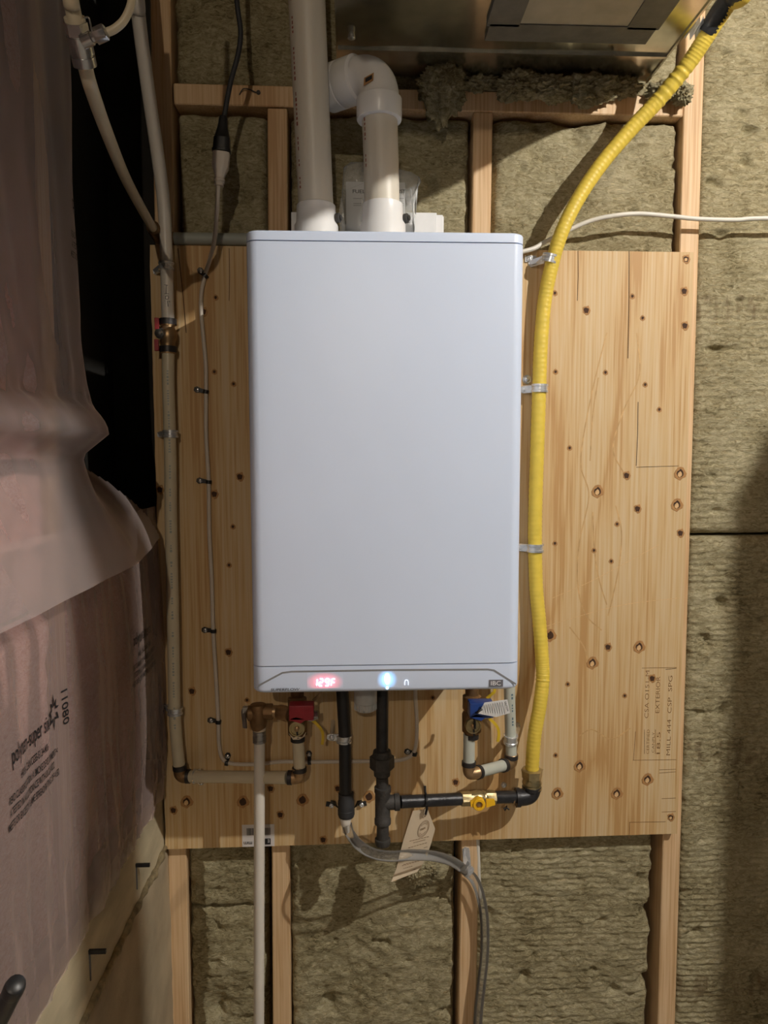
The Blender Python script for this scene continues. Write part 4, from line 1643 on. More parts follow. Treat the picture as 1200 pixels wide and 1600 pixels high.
# the same line goes on behind the boiler as a grey pipe on top of the plywood
g0, g1 = at(262, 375, .008), at(400, 375, .008)
t = thing('water_pipe', (g0.x, .006, g0.z), 'dull grey pipe lying along the plywood top edge behind the boiler', 'pipe')
bm = BM()
tube(bm, [(-0.345, -.004, PT + .0135), (0.18, -.004, PT + .0135)], .0112, 18)
obj('pipe', bm, 'pex_grey', t, smooth=True)
bm = BM()
tube(bm, spline([at(239, 355, -.05), at(244, 364, -.02), (-0.365, -.005, PT + .0135), (-0.340, -.004, PT + .0135)], 6), .0124, 16)
obj('elbow', bm, 'bronze', t, smooth='all')

# ================================================================== POWER CORDS
t = thing('power_cord', at(346, 235, -.10), 'black electric cord hanging from above with a black socket end', 'cord')
bm = BM()
tube(bm, spline([at(366, -40, -.14) + Vector((0, 0, .32)), at(369, -40, -.14), at(371, 10, -.14), at(376, 50, -.13), at(372, 85, -.12), at(360, 130, -.11), at(350, 184, -.10), at(348, 196, -.10)], 8), 0.0044, 12)
obj('cord', bm, 'black_rubber', t, smooth='all')
a, b = at(349, 182, -.10), at(346, 238, -.10)
ax = (b - a).normalized()
L = (b - a).length


def plug(bm, a, ax, prof, seg=4):
    """rounded rectangular body along ax from (t, half width, half depth)"""
    u, v, d = frame(ax)
    u = Vector((1, 0, 0)) - d * d.x
    u.normalize()
    v = d.cross(u)
    rings = []
    for t_, hw, hd_ in prof:
        rg = []
        for k in range(16):
            ang = 2 * PI * (k + .5) / 16
            cx, cy = math.cos(ang), math.sin(ang)
            m_ = (abs(cx) ** 4 + abs(cy) ** 4) ** -0.25
            rg.append(bm.verts.new(a + d * t_ + u * cx * m_ * hw + v * cy * m_ * hd_))
        rings.append(rg)
    for p_, q_ in zip(rings, rings[1:]):
        for k in range(16):
            bm.faces.new((p_[k], p_[(k + 1) % 16], q_[(k + 1) % 16], q_[k]))
    bm.faces.new(list(reversed(rings[0])))
    bm.faces.new(rings[-1])


bm = BM()
plug(bm, a, ax, [(0, .006, .005), (.004, .0075, .006), (.012, .0078, .0065), (.020, .009, .0075), (L * .6, .0135, .010), (L * .62, .0145, .011), (L * .92, .0150, .011), (L * .93, .0165, .012), (L, .0165, .012)])
obj('socket', bm, 'black_plastic', t, smooth=True)

t = thing('appliance_cord', at(345, 240, -.10), 'white cord from the plug down the plywood and along under the boiler', 'cord')
a, b = at(346.2, 239, -.10), at(342, 291, -.10)
ax = (b - a).normalized()
L = (b - a).length
bm = BM()
plug(bm, a, ax, [(0, .0150, .0105), (L * .45, .0145, .0105), (L * .62, .0100, .008), (L * .75, .0078, .007), (L * .80, .0098, .008), (L * .84, .0078, .007), (L * .88, .0095, .008), (L * .92, .0072, .006), (L * .99, .0085, .007), (L, .005, .005)])
obj('plug', bm, 'white_cord', t, smooth=True)
YC = -0.006
bm = BM()
cpts = [at(341, 289, -.10), at(339, 330, -.085), at(335, 375, -.055), at(328, 405, -.025), at(321, 428, YC), at(315, 455, YC), at(314, 483, YC), at(318, 530, YC), at(321.5, 570, YC), at(322, 611, YC), at(322, 680, YC),
        at(326, 752, YC), at(327, 830, YC), at(331, 910, YC), at(333, 985, YC), at(337, 1050, YC), at(341, 1127, YC), at(342, 1160, YC), at(347, 1184, YC), at(362, 1193, YC), at(400, 1194, YC), at(440, 1190, YC), at(484, 1190.5, YC),
        at(530, 1190, YC), at(600, 1189, YC), at(628, 1187, YC), at(645, 1178, YC), at(650.5, 1160, YC), at(651.5, 1130, YC - .01), at(650, 1100, -.03), at(649, 1080, -.05), (at(649, 1080, -.05).x, -.055, ZBt + .01)]
tube(bm, spline(cpts, 6), 0.0040, 10)
obj('cord', bm, 'white_cord', t, smooth='all')
for (sx, sy, cx, cy, lab) in ((314, 424, 321, 431, 'tilted black cable clip on the white cord level with the word HOT'),
                              (309, 609, 321.5, 612, 'black cable clip on the white cord next below the ball valve'),
                              (313, 751, 326, 753, 'black cable clip on the white cord beside a pair of round knots'),
                              (321, 984, 333.5, 986, 'black cable clip on the white cord above the pipe corner, fourth down from the plug'),
                              (330, 1125, 341, 1128, 'black cable clip on the white cord just above its bend to horizontal'),
                              (356, 1181, 354, 1192, 'upright black cable clip at the bend of the white cord by the pipe corner'),
                              (483, 1178, 483.5, 1190.5, 'upright black cable clip on the cord between the red-handled valve and the black drain'),
                              (637, 1174, 647.5, 1178, 'black cable clip where the white cord turns up beside the iron union')):
    cable_clip(sx, sy, cx, cy, YC, lab)

# ================================================================== SERVICE VALVES


def service_valve(px, py, hmat, label, ydir=1):
    """brass service valve: body, bonnet disc, coloured block handle, drain port and a yellow lever"""
    o = at(px, py, YV)
    k = sc(YV)

    def P(dx, dy, y=0.0):
        return Vector((o.x + dx * k, YV + y, o.z - dy * k))
    t = thing('service_valve', (o.x, YV, o.z), label, 'valve')
    bm = BM()
    top = ZBt + .012
    lathe(bm, (o.x, YV, top), (0, 0, -1), [(0, .0125), (top - P(0, -46).z, .0125), (top - P(0, -44).z, .0175), (top - P(0, -24).z, .0175), (top - P(0, -20).z, .0150), (top - P(0, -14).z, .0185), (top - P(0, 14).z, .0180), (top - P(0, 16).z, .0135), (top - P(0, 22).z, .0130)], 24)
    obj('valve_body', bm, 'bronze', t, smooth=True)
    bm = BM()
    lathe(bm, P(0, 0, -.006), (0, -1, 0), [(0, .0150), (.012, .0150), (.0135, .0140), (.0140, .0115), (.0125, .0110)], 26)
    bon = obj('bonnet', bm, 'brass', t, smooth=True)
    bm = BM()
    lathe(bm, P(0, 0, -.018), (0, -1, 0), [(0, .0045), (.004, .0045), (.005, .003)], 12)
    obj('bonnet_screw', bm, 'copper_brass', bon, smooth=True)
    bm = BM()
    ribbon(bm, [P(0, 1, -.021), P(1, 10, -.020), P(2, 18, -.017)], .0035, (0, -1, 0), .002)
    obj('strap', bm, 'black_plastic', t)
    bm = BM()
    h0, h1 = P(-10, -22), P(28, -46)
    box(bm, h0.x, h1.x, YV - .048, YV - .020, h0.z, h1.z, 0.0025)
    prism(bm, [P(-10, -24, -.048), P(8, -18, -.048), P(16, -24, -.048), P(0, -28, -.048)], (0, .02, 0))
    obj('handle', bm, hmat, t, smooth=20)
    bm = BM()
    c = P(22, -22, -.012)
    lathe(bm, P(10, -18, -.012), (1, -.1, .12), [(0, .0075), (.010, .0075), (.0105, .0100), (.020, .0100), (.0205, .0085), (.028, .0085)], 18, hexa=[3, 4])
    obj('drain_port', bm, 'chrome', t, smooth=30)
    bm = BM()
    pts = spline([P(22, -14, -.014), P(32, -6, -.018), P(39, 3, -.02), P(41, 14, -.02), P(39.5, 26, -.02)], 6)
    ribbon(bm, pts, .0052, (0, -1, 0), .0022)
    obj('lever', bm, 'yellow_dip', t)
    bm = BM()
    pts = spline([P(25, -38, .004), P(33, -46, .002), P(37, -50, .002), P(38, -60, .004)], 5)
    ribbon(bm, pts, .0052, (0, -1, 0), .0022)
    obj('lever', bm, 'yellow_dip' if hmat == 'blue_plastic' else 'copper_brass', t)
    bm = BM()
    ring(bm, P(0, 22), (0, 0, 1), .0113, .010)
    obj('crimp_ring', bm, 'crimp_ring', t, smooth=True)
    return t, P


sv1, P1 = service_valve(465, 1133, 'red_plastic', 'brass service valve with a dark red handle under the boiler')
bm = BM()
prism(bm, [P1(-13, 9, -.014), P1(-5, 14, -.020), P1(0, 12, -.020), P1(8, 14, -.020), P1(14, 8, -.012), P1(12, 14, -.014), P1(4, 17, -.020), P1(-6, 17, -.020)], (0, .003, 0))
obj('wire_seal', bm, 'tag_card', sv1)
sv2, P2 = service_valve(737, 1129, 'blue_plastic', 'brass service valve with a blue handle under the boiler')
# paper tag tied to the blue-handled valve
t = thing('valve_tag', at(775, 1105, -.168), 'small white printed warning tag tied to the blue-handled valve', 'tag')
YG = -0.187
bm = BM()
tg = [(747, 1115), (751, 1109), (757, 1098), (793, 1093), (797, 1114), (775, 1120.5)]
prism(bm, [at(a, b, YG + (b - 1100) * .0002) for a, b in tg], (0, .0008, 0))
obj('card', bm, 'paper', t)
bm = BM()
ex = (at(794.5, 1113, YG) - at(790, 1097, YG)).normalized()
ey = Vector((-ex.z, 0, ex.x))
put_text(bm, 'CAUTION', at(788.2, 1096.5, YG - .0015), ex, ey, 0.0030, 0.0185, bold=0.02)
for i in range(9):
    x_ = 784.5 - i * 3.6
    yy = 1097 + i * .55
    a, b = at(x_, yy, YG - .0012), at(x_ + 4.0 - i * .1, yy + 18.5 - i * .8, YG - .0005)
    ribbon(bm, [a, b], 0.0007, (0, -1, 0), 0.0002)
obj('printing', bm, 'ink', t)
bm = BM()
tube(bm, spline([P2(1, 0, -.030), at(742, 1117, -.165), at(747, 1112, YG - .003), at(753, 1108, YG - .003)], 5), 0.0022, 8)
obj('tie', bm, 'black_plastic', t, smooth='all')

# relief valve left of the red-handled valve, with its discharge pipe
YR = -0.105
t = thing('relief_valve', at(405, 1112, YR), 'dark bronze relief valve with a lever, left of the red-handled valve', 'valve')
o = at(404, 1118, YR)
bm = BM()
lathe(bm, at(404, 1140, YR), (0, 0, 1), [(0, .0120), (.001, .0125), (.008, .0150), (.012, .0155), (.014, .0165), (.045, .0160), (.049, .0145), (.050, .010)], 22)
obj('valve_body', bm, 'bronze', t, smooth=True)
bm = BM()
lathe(bm, at(402, 1114, YR), (-1, 0, 0), [(0, .013), (.014, .0145), (.0165, .0145), (.019, .010), (.022, .005)], 18)
obj('bonnet', bm, 'bronze', t, smooth=True)
bm = BM()
lathe(bm, at(412, 1112, YR), (1, 0, 0), [(0, .0145), (.004, .0160), (.0155, .0160), (.017, .0145)], 22, hexa=[1, 2])
obj('nut', bm, 'bronze', t, smooth=30)
bm = BM()
lathe(bm, at(424, 1112, YR), (1, 0, 0), [(0, .0118), (.014, .0118)], 20)
obj('union_neck', bm, 'copper_brass', t, smooth=True)
bm = BM()
c0 = at(436, 1112, YR)
lathe(bm, c0, Vector((P1(-4, -20).x - c0.x, YV - YR, 0)), [(0, .0125), (.002, .0140), (.020, .0140), (.028, .0125)], 20)
obj('nipple', bm, 'copper_brass', t, smooth=True)
bm = BM()
lv = spline([at(384, 1105, YR - .004), at(380, 1112, YR - .005), at(381, 1125, YR - .005), at(382, 1138, YR - .004)], 5)
ribbon(bm, lv, .0085, (-.5, -1, 0), .003)
box(bm, at(383, 1110, YR).x - .004, at(389, 1110, YR).x, YR - .006, YR + .004, at(383, 1113, YR).z, at(383, 1104, YR).z)
obj('lever', bm, 'steel_ring', t)

t = thing('discharge_pipe', (at(406, 1600, -.09).x, -.09, 0), 'white plastic discharge pipe dropping from the bronze relief valve', 'pipe')
a = at(405.5, 1140, YR)
b = at(404.5, 1600, -.085)
dd = (b - a)
bm = BM()
fl = a + dd * ((a.z - 0.03) / (a.z - b.z))
tube(bm, [a, a.lerp(b, .3), a.lerp(b, .7), b, fl], .0104, 20)
obj('pipe', bm, 'pex_white', t, smooth=True)
bm = BM()
lathe(bm, at(405.5, 1160, YR), (0, 0, 1), [(0, .0106), (.0005, .0128), (.006, .0128), (.0065, .0122), (.008, .0122), (.0085, .0128), (.015, .0128), (.0155, .0122), (.0175, .0122), (.018, .0126), (.0225, .0126), (.023, .0108)], 22)
obj('steel_ring', bm, 'steel_ring', t, smooth=True)
bm = BM()
lathe(bm, at(405.5, 1141, YR), (0, 0, 1), [(0, .0122), (.006, .0122)], 20)
obj('collar', bm, 'tag_card', t, smooth=True)

# ================================================================== COLD PIPE LOOP ON THE RIGHT
t = thing('water_pipe', at(735, 1200, YV), 'translucent pipe loop joining the blue-handled valve to a riser beside the yellow hose', 'pipe')
YQ = -0.055
RQ = .0111
bm = BM()
tube(bm, [at(733, 1147, YV), at(732.5, 1197, YV)], RQ, 20)
obj('pipe', bm, 'pex_clear', t, smooth=True)
bm = BM()
tube(bm, [at(745, 1207, YV + .003), at(790, 1195, YQ - .012)], RQ, 20)
obj('pipe', bm, 'pex_clear', t, smooth=True)
zup = ZBt + .02
rtop = at(796, 1078, YQ)
bm = BM()
rz = [at(799, 1185, YQ), at(797.5, 1140, YQ), rtop, Vector((rtop.x - .0005, YQ + .001, rtop.z + .06)), Vector((rtop.x - .004, YQ, rtop.z + .078)), Vector((rtop.x - .016, YQ, rtop.z + .086)), Vector((BX1 - .006, YQ, rtop.z + .086))]
tube(bm, rz, RQ, 20)
rp_ = obj('pipe', bm, 'pex_clear', t, smooth=True)
bm = BM()
dashes_on_pipe(bm, [rz[1], rz[2]], RQ, (0.25, -1, 0), 0.006, 0.005, 0.0020, 21)
obj('pipe_print', bm, 'blue_ink', rp_)['kind'] = 'stuff'
bm = BM()
tube(bm, spline([at(732.5, 1192, YV), at(733, 1204, YV), at(737, 1208, YV), at(749, 1206, YV + .005)], 6), .0122, 18)
obj('elbow', bm, 'copper_brass', t, smooth='all')
bm = BM()
tube(bm, spline([at(787, 1195.5, YQ - .014), at(795, 1194, YQ - .005), at(799, 1189, YQ), at(799.5, 1178, YQ)], 6), .0122, 18)
obj('elbow', bm, 'copper_brass', t, smooth='all')
dirx = at(790, 1195, YQ - .012) - at(745, 1207, YV + .003)
for (p, ax) in ((at(732.5, 1193, YV), (0, 0, 1)), (at(747, 1206.5, YV + .005), dirx), (at(787, 1196, YQ - .016), dirx), (at(799, 1182, YQ), (0, 0, 1))):
    bm = BM()
    ring(bm, p, ax, RQ + .0002, .009)
    obj('crimp_ring', bm, 'crimp_ring', t, smooth=True)
t = pipe_clamp(at(798, 1155, YQ), (0.02, -.15, 1), RQ, (1, 0, .25), 'metal pipe strap on the translucent riser below the boiler', 'straps beside the boiler', wid=.018)

# ================================================================== YELLOW GAS HOSE
t = thing('gas_hose', at(831, 1215, -.05), 'yellow jacketed gas hose sweeping down the plywood beside the boiler', 'hose')
hpts = [at(1180, -40, -.21) + Vector((.10, -.02, .28)), at(1180, -40, -.21), at(1139, 4, -.165), at(1107, 52, -.135), at(1075, 100, -.108), at(1030, 155, -.080), at(985, 203, -.060), at(940, 256, -.047), at(905, 308, -.042), at(878, 362, -.040), at(862, 415, -.030), at(851, 470, -.022), at(845, 540, -.019), at(842.5, 607, -.018), at(839.5, 700, -.018), at(836.5, 790, -.018), at(836, 856, -.018),
        at(838, 920, -.019), at(843, 975, -.024), at(847, 1030, -.032), at(848, 1062, -.040), at(843, 1105, -.050), at(835, 1150, -.055), at(831, 1205, -.055)]
hs = spline(hpts, 26)


def hr(i, n):
    k = 1.0 + 0.14 * max(0, 1 - i / 216)
    k -= 0.030 * (1 + math.cos(2 * PI * i / 3))
    for c, w, a in ((26 * 4.3, 8, .05), (26 * 4.9, 5, .04), (26 * 20, 6, .03)):
        k += a * math.exp(-((i - c) / w) ** 2) * (1 if i % 5 < 2 else -1)
    return k


bm = BM()
tube(bm, hs, 0.0141, 18, rf=hr)
obj('jacket', bm, 'yellow_jacket', t, smooth=60)
# brass hex fitting
fb, ft = at(831, 1231, -.055), at(831, 1199, -.055)
bm = BM()
lathe(bm, fb + Vector((0, 0, -.002)), (0, 0, 1), [(0, 0.0171), (.001, 0.0196), (.005, 0.0196), (.0055, 0.0182), (.010, 0.0182), (.012, 0.0196), (.014, 0.0196), (.018, 0.0182), (.022, 0.0182), (.024, 0.0203), (.036, 0.0211), (.040, 0.0228), (.0415, 0.0171)], 36, hexa=[9, 10, 11])
obj('fitting', bm, 'brass', t, smooth=30)
# black tape wound near the top
bm = BM()
tw = [p for p in hs[20:82]]
tube(bm, [p + Vector((-.002, -.001, .003)) for p in tw[::3]], 0.0172, 16, rf=lambda i, n: 1 + .06 * noise.noise(Vector((i * .9, 2, 2))) if i < n - 1 else .94)
obj('tape_wrap', bm, 'tape_black', t, smooth=50)
# foil strip from the duct edge round the hose
t2_ = thing('foil_strap', at(1085, 45, -.34), 'crumpled silver foil strap tying the yellow hose to the duct edge', 'strap')
bm = BM()
cols = []
dl = [(DX1 + .0052, duct_at(1064, 58).y, ZD + .004), (DX1 + .0052, duct_at(1086, 34).y, ZD + .004)]
hl = [at(1092, 60, -.128), at(1104, 32, -.142)]
for i in range(7):
    f_ = i / 6
    a = Vector(dl[0]).lerp(Vector(hl[0]), f_)
    b = Vector(dl[1]).lerp(Vector(hl[1]), f_)
    zig = .004 * (1 if i % 2 else -1)
    cols.append([bm.verts.new(q) for q in (a + Vector((0, zig, -zig)), b + Vector((0, zig, -zig)), b + Vector((0, zig + .001, .0012 - zig)), a + Vector((0, zig + .001, .0012 - zig)))])
for a, b in zip(cols, cols[1:]):
    for k in range(4):
        bm.faces.new((a[k], a[(k + 1) % 4], b[(k + 1) % 4], b[k]))
bm.faces.new(cols[0])
bm.faces.new(cols[-1])
obj('strip', bm, 'foil_tape', t2_)

GH = 'straps on the yellow hose'
for (px, py, yy, rx, lab) in ((859.5, 405, -.030, 0.25, 'topmost metal strap holding the yellow hose near the plywood top'), (843, 607, -.018, .03, 'middle metal strap on the yellow hose with a second screw above'), (836, 856, -.018, 0, 'lowest metal strap holding the yellow hose to the plywood')):
    c = at(px, py, yy)
    tt = pipe_clamp(c, (rx, -.1 if py == 405 else 0, 1), .0141, (-1, 0, -.02), lab, GH, wid=.016)
    if py == 405:
        bm = BM()
        for (a, b) in ((806, 405),):
            q = at(a + 24, b, 0)
            box(bm, q.x - .013, q.x + .010, -.003, 0, q.z - .0065, q.z + .0065, 0.0008)
        pl_ = obj('tab', bm, 'zinc', tt)
        bm = BM()
        q = at(826, 405, 0)
        lathe(bm, (q.x, -.002, q.z), (0, -1, 0), [(0, .0055), (.0025, .0055), (.0042, .0038), (.0046, .0018), (.0030, .0014)], 14)
        obj('screw', bm, 'zinc', tt, smooth=True)
    if py == 607:
        q = at(823, 593, 0)
        bm = BM()
        prism(bm, [Vector((q.x + .009 * math.cos(2 * PI * i / 10), 0, q.z + .009 * math.sin(2 * PI * i / 10))) for i in range(10)], (0, -.002, 0))
        obj('tab', bm, 'zinc', tt)
        bm = BM()
        lathe(bm, (q.x, -.0015, q.z), (0, -1, 0), [(0, .0055), (.0025, .0055), (.0042, .0038), (.0046, .0018), (.0030, .0014)], 14)
        obj('screw', bm, 'zinc', tt, smooth=True)

# ================================================================== BLACK IRON GAS PIPING
YI = -0.12
YE = -0.060
t = thing('gas_pipe', at(598, 1315, YI), 'black iron gas pipe with union, tee and drip leg under the boiler', 'pipe')
c = at(598, 1100, YI)
RG = .0116
bm = BM()
tube(bm, [(c.x, YI, ZBt + .01), at(597, 1180, YI)], RG, 20)
obj('pipe', bm, 'black_iron', t, smooth=True)
bm = BM()
u0 = at(597, 1212, YI)
lathe(bm, u0, (0, 0, 1), [(0, .0125), (.001, .0155), (.012, .0160), (.0125, .0205), (.016, .0235), (.038, .0235), (.0385, .0190), (.042, .0180), (.049, .0165), (.050, .0135)], 32, hexa=[3, 4, 5])
obj('union', bm, 'cast_iron', t, smooth=30)
bm = BM()
tube(bm, [at(597, 1214, YI), at(597.5, 1232, YI)], RG, 18)
obj('nipple', bm, 'cast_iron', t, smooth=True)
bm = BM()
t0 = at(598, 1287, YI)
Lt = at(598, 1229, YI).z - t0.z
lathe(bm, t0, (0, 0, 1), [(0, .0130), (.001, .0158), (.010, .0158), (.012, .0145), (Lt - .012, .0145), (Lt - .010, .0158), (Lt - .001, .0158), (Lt, .0130)], 24)
ht = at(606, 1254, YI)
lathe(bm, (ht.x - .01, YI, ht.z), (1, .02, 0.012), [(0, .0140), (.022, .0140), (.023, .0158), (.032, .0158), (.033, .0130)], 24)
obj('tee', bm, 'cast_iron', t, smooth=True)
bm = BM()
lathe(bm, at(598, 1320, YI), (0, 0, 1), [(0, .0135), (.004, .0150), (.012, .0150), (.013, RG), (.045, RG)], 20)
obj('drip_leg', bm, 'cast_iron', t, smooth=True)
h0, h1 = at(626, 1253, YI + .002), at(725, 1248, -.095)
bm = BM()
tube(bm, [h0, h1], RG + .0003, 20)
obj('pipe', bm, 'black_iron', t, smooth=True)
k0, k1 = at(768, 1246, -.083), at(812, 1245, YE - .002)
bm = BM()
tube(bm, [k0, k1], RG + .0003, 20)
obj('pipe', bm, 'black_iron', t, smooth=True)
bm = BM()
el = spline([at(806, 1246, YE - .002), at(816, 1245.5, YE), at(826, 1243, YE + .003), at(831, 1236, YE + .004), at(831, 1228, YE + .004)], 6)
tube(bm, el, .0168, 22)
ring(bm, at(809, 1246, YE - .002), (1, 0, 0), .0168, .009, .0022)
ring(bm, at(831, 1231, YE + .004), (0, 0, 1), .0168, .008, .0022)
obj('elbow', bm, 'black_iron', t, smooth=40)
# perforated strap on the nipple
bm = BM()
c = at(799, 1246, YE - .006)
ring(bm, c, (1, 0, 0), RG, .011, .0014)
q0 = at(800, 1234, YE - .006)
obj('hanger_strap', bm, 'copper_brass', t, smooth=True)
for (dx, dz) in ((0, .008), (0, -.004)):
    bm = BM()
    yy = c.y - math.sqrt((RG + .0014) ** 2 - dz * dz)
    lathe(bm, (c.x, yy + .0012, c.z + dz), (0, -1, 0.2), [(0, .0022), (.0016, .0022)], 10)
    obj('strap_hole', bm, 'black_plastic', t)
bm = BM()
c2 = at(787, 1226, 0)
lathe(bm, (c2.x, 0, c2.z), (0, -1, 0), [(0, .0060), (.003, .0060), (.005, .0045), (.006, .002)], 14)
obj('strap_screw', bm, 'zinc', t, smooth=True)
bm = BM()
q = at(791, 1262, YE - .008)
tube(bm, [q + Vector((-.006, 0, -.002)), q, q + Vector((.006, 0, -.004))], .0015, 6)
tube(bm, [q + Vector((-.003, 0, -.006)), q, q + Vector((.001, 0, .004))], .0015, 6)
obj('strap_tie', bm, 'black_plastic', t)

# brass gas cock with yellow handle
t = thing('gas_valve', at(746, 1250, -.09), 'brass gas shut-off valve with a bright yellow handle on the black pipe', 'valve')
g0, g1 = at(720, 1248.3, -.097), at(773, 1246, -.082)
ax = (g1 - g0).normalized()
L = (g1 - g0).length
bm = BM()
lathe(bm, g0, ax, [(0, .0118), (.0005, .0138), (L * .26, .0142), (L * .28, .0128), (L * .36, .0135), (L * .5, .0160), (L * .62, .0140), (L * .64, .0148), (L * .68, .0148), (L * .70, .0135), (L * .76, .0142), (L * .99, .0142), (L, .0118)], 30, hexa=[1, 2, 10, 11])
obj('valve_body', bm, 'brass', t, smooth=30)
hc = at(748, 1256, -.118)
bm = BM()
lathe(bm, Vector((hc.x, -.095, hc.z)), (0, -1, 0), [(0, .008), (.016, .008)], 14)
obj('stem', bm, 'brass', t, smooth=True)
bm = BM()
lathe(bm, hc + Vector((0, .006, 0)), (0, -1, 0), [(0, .0122), (.010, .0122), (.0115, .0110), (.0115, .0068), (.0070, .0066)], 24)
for pts in ([(760, 1250), (773, 1250), (774, 1258), (760, 1262)], [(735, 1253), (736, 1261), (742, 1262), (742, 1250)]):
    prism(bm, [at(a, b, -.121) for a, b in pts], (0, .006, 0))
hd_ = obj('handle', bm, 'yellow_plastic', t, smooth=30)
bm = BM()
lathe(bm, hc + Vector((0, .002, 0)), (0, -1, 0), [(0, .0064), (.004, .0064), (.0045, .0035), (.007, .0035)], 14, hexa=[0, 1])
obj('handle_nut', bm, 'copper_brass', hd_, smooth=30)

# ------------------------------------------------------------------ paper tag on the gas pipe
t = thing('paper_tag', at(655, 1275, -.125), 'tan card tag with an oval emblem hanging from the black gas pipe', 'tag')
YN = -0.118


def tp(px, py, dy=0.0):
    """tag surface, curling towards the back at its lower end"""
    c_ = max(0, (py - 1340) / 40.0)
    return at(px, py, YN + .02 * (py - 1265) / 100 - .012 * c_ * c_ - dy)


bm = BM()
edgeL = [(645, 1267), (639, 1285), (631, 1310), (623, 1340), (620, 1355), (611, 1378)]
edgeR = [(668, 1264), (680, 1295), (675, 1313), (667, 1338), (661, 1350), (652, 1362)]
rows = []
for (a, b), (c_, d_) in zip(edgeL, edgeR):
    rows.append([bm.verts.new(tp(a + (c_ - a) * i / 4, b + (d_ - b) * i / 4)) for i in range(5)])
for r0_, r1_ in zip(rows, rows[1:]):
    for i in range(4):
        bm.faces.new((r0_[i], r0_[i + 1], r1_[i + 1], r1_[i]))
bmesh.ops.subdivide_edges(bm, edges=list(bm.edges), cuts=1, use_grid_fill=True)
bmesh.ops.solidify(bm, geom=list(bm.faces), thickness=0.0006)
obj('card', bm, 'tag_card', t, smooth=40)
bm = BM()
cx, cy = 661.5, 1295
for (ra, rb2, w) in ((8.2, 13.0, .0003), (6.8, 11.0, .00025), (5.2, 8.6, .00025)):
    pts = []
    for i in range(25):
        a = 2 * PI * i / 24 if rb2 > 9 else 2 * PI * (i / 24 * .3 + (.1 if i < 12 else .1))
        a = 2 * PI * i / 24
        u, v = ra * math.cos(a), rb2 * math.sin(a)
        pts.append(tp(cx + u - v * .30, cy + v - u * .10, .0012))
    if rb2 > 9:
        tube(bm, pts, w, 5)
    else:
        tube(bm, pts[2:10], w, 5)
        tube(bm, pts[14:22], w, 5)
ex = (tp(667, 1291.5) - tp(656, 1296.5)).normalized()
ey = (tp(661, 1285) - tp(658, 1298)).normalized()
put_text(bm, 'TSSA', tp(655.5, 1299.0, .0015), ex, ey, .0048, .0125, bold=.02)
for (a, b, c_, d_) in ((640, 1314.5, 671, 1307), (646, 1317, 665, 1312), (638, 1325, 668, 1316.5), (662, 1325, 668, 1323), (632, 1345, 655, 1337), (628, 1353, 656, 1345), (630, 1351, 660, 1343), (624, 1359, 645, 1353), (622, 1365, 650, 1358)):
    n_ = 7
    for i in range(n_):
        f0, f1 = i / n_, (i + .78) / n_
        ribbon(bm, [tp(a + (c_ - a) * f0, b + (d_ - b) * f0, .0010), tp(a + (c_ - a) * f1, b + (d_ - b) * f1, .0010)], .0008, (0, -1, 0), .0002)
obj('printing', bm, 'faded_ink', t)
bm = BM()
tube(bm, spline([tp(667, 1271, .002), tp(664, 1276, .003), tp(662, 1272, .003), tp(663, 1264, .002), tp(666, 1261, .0)], 5), .0007, 6)
obj('string', bm, 'copper_brass', t, smooth='all')
bm = BM()
zc = at(666, 1251, -.112)
ring(bm, zc, (1, .02, .03), RG + .0003, .0045, .0016)
tube(bm, spline([zc + Vector((0, -.013, -.008)), at(667, 1264, -.128), at(665, 1272, -.124)], 5), .0024, 8)
tube(bm, [zc + Vector((0, -.004, .011)), at(664.5, 1238, -.108), at(664, 1228, -.104)], .0024, 8)
obj('zip_tie', bm, 'black_plastic', t, smooth=40)
bm = BM()
box(bm, zc.x - .003, zc.x + .003, zc.y - .0175, zc.y - .0125, zc.z - .003, zc.z + .002, .0006)
obj('zip_tie_head', bm, 'black_plastic', t)

# ================================================================== CONDENSATE DRAIN
YK = -0.085
t = thing('drain_pipe', at(541, 1275, YK), 'black drain pipe with a rubber coupling dropping from the boiler underside', 'pipe')
p0_ = at(535, 1082, YK)
bm = BM()
tube(bm, [(p0_.x - .001, YK - .005, ZBt + .01), p0_, at(539, 1150, YK), at(540, 1244, YK)], .0121, 20)
obj('pipe', bm, 'black_pipe', t, smooth=True)
bm = BM()
r0 = at(541, 1277, YK)
lathe(bm, r0, (0, 0, 1), [(0, .0110), (.002, .0150), (.006, .0158), (.0065, .0164), (.016, .0164), (.0165, .0160), (.034, .0160), (.036, .0150), (.049, .0150), (.050, .0125)], 24)
obj('rubber_coupling', bm, 'black_rubber', t, smooth=True)
for s in (-1, 1):
    bm = BM()
    e = at(541 + s * 27, 1256 if s < 0 else 1255, 0)
    st_p = at(541 + s * 14, 1262, YK)
    ribbon(bm, spline([st_p, Vector(((st_p.x + e.x) / 2, -.03, (st_p.z + e.z) / 2 + .003)), Vector((e.x - s * .008, -.003, e.z)), Vector((e.x + s * .006, -.003, e.z + .001))], 5), .010, (0, -1, 0), .002)
    obj('mounting_ear', bm, 'black_rubber', t)
    q = at(518 if s < 0 else 565, 1257 if s < 0 else 1256, 0)
    bm = BM()
    lathe(bm, (q.x, -.004, q.z), (0, -1, 0), [(0, .0048), (.003, .0048), (.0045, .003), (.0046, .0015), (.0035, .001)], 12)
    obj('screw', bm, 'zinc', t, smooth=True)
bm = BM()
lathe(bm, at(541, 1300, YK - .002), (-.05, 0, 1), [(0, .0068), (.012, .0075), (.016, .0095), (.026, .0112), (.030, .0112)], 20)
obj('hose_barb', bm, 'pex_white', t, smooth=True)
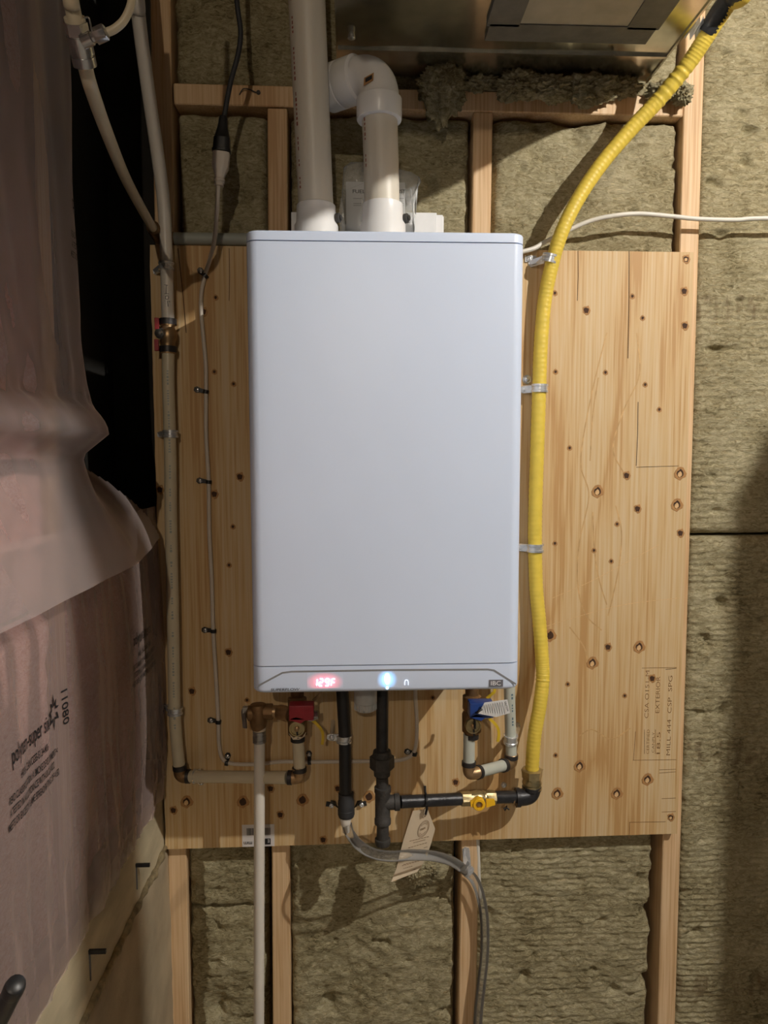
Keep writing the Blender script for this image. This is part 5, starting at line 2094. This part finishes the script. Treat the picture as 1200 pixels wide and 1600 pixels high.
pipe_clamp(at(537.5, 1154, YK), (0.03, 0, 1), .0121, (-1, 0, .1), 'metal strap holding the black drain pipe', 'straps below the boiler', wid=.014, ywall=YK + .004, standoff=True)

t = thing('drain_hose', (at(745, 1600, -.02).x, -.02, 0.0), 'clear vinyl hose looping from the drain pipe down along a stud', 'hose')
vpts = [at(542, 1288, YK - .002), at(547, 1303, YK - .008), at(563, 1322, YK - .045), at(585, 1334, YK - .058), at(612, 1338, -.148), at(645, 1336, -.138), at(680, 1338, -.10), at(708, 1347, -.05), at(729, 1362, -.012), at(743, 1378, -.006), at(752, 1405, -.004), at(757, 1440, -.002),
        at(757, 1490, -.002), at(752, 1540, -.004), at(747, 1590, -.006)]
vv = vpts + [Vector((vpts[-1].x - .005, -.010, .17)), Vector((vpts[-1].x - .006, -.016, .02))]
bm = BM()
tube(bm, spline(vv, 8), .0098, 18, cap=False)
obj('hose', bm, 'vinyl', t, smooth='all')
pipe_clamp(at(729, 1358, -.012), (at(735, 1368, 0) - at(722, 1352, 0)), .0100, (0.15, 0, 1), 'shiny metal strap holding the clear hose to the stud', 'straps below the boiler', wid=.017, ywall=SY)

# ================================================================== LOOSE WIRES AND OTHER BITS
bm = BM()
tube(bm, spline([(BX1 - .02, -.03, at(805, 405, -.03).z), at(825, 391, -.020), at(850, 379, -.012), at(880, 364, -.010), at(920, 346, -.016), at(960, 337, -.022), at(1000, 334, -.020), at(1050, 338, -.016), at(1090, 342, -.012), at(1150, 343.5, -.012), at(1205, 341, -.012), Vector((1.2, -.01, at(1200, 340, 0).z)), Vector((1.9, -.005, at(1200, 350, 0).z))], 8), .0044, 12)
tag(obj('low_voltage_wire', bm, 'white_wire', smooth='all'), 'white wire running from behind the boiler across the stone wool', 'wire')
bm = BM()
w0, w1 = at(746, 1306, .022), at(748, 1372, .024)
tube(bm, spline([w0 + Vector((0, 0.002, .03)), w0, w0.lerp(w1, .5), w1, w1 + Vector((.006, .018, -.06))], 5), .0045, 10)
tag(obj('cable', bm, 'white_wire', smooth='all'), 'short white cable beside the stud under the plywood', 'cable')
# black bar leaning at the poly-covered wall
t = thing('black_bar', atx(0, 1600, XW + .06), 'black round bar end in front of the plastic-covered side wall', 'bar')
a = atx(24, 1540, XW + .11)
b = atx(-40, 1672, XW + .026)
dirb = (b - a).normalized()
bm = BM()
tube(bm, [a, b], .0085, 14)
obj('shaft', bm, 'black_plastic', t, smooth=True)
bm = BM()
lathe(bm, a - dirb * .004, dirb, [(0, .006), (.0015, .0080), (.006, .0088), (.016, .0088), (.018, .0085)], 14)
obj('end_cap', bm, 'black_plastic', t, smooth=True)
# bent wire and nail in the blocking
bm = BM()
q = at(404, 145, SY)
lathe(bm, (q.x, SY, q.z), (0, -1, 0), [(0, .004), (.003, .004), (.004, .0025)], 10)
tube(bm, spline([at(374, 148, SY - .002), at(380, 139, SY - .006), at(390, 140, SY - .006), at(399, 144, SY - .003), q + Vector((0, -.002, 0))], 5), .0011, 6)
tag(obj('nail_wire', bm, 'cast_iron', smooth=40), 'bent wire end held by a nail on the upper blocking', 'wire')
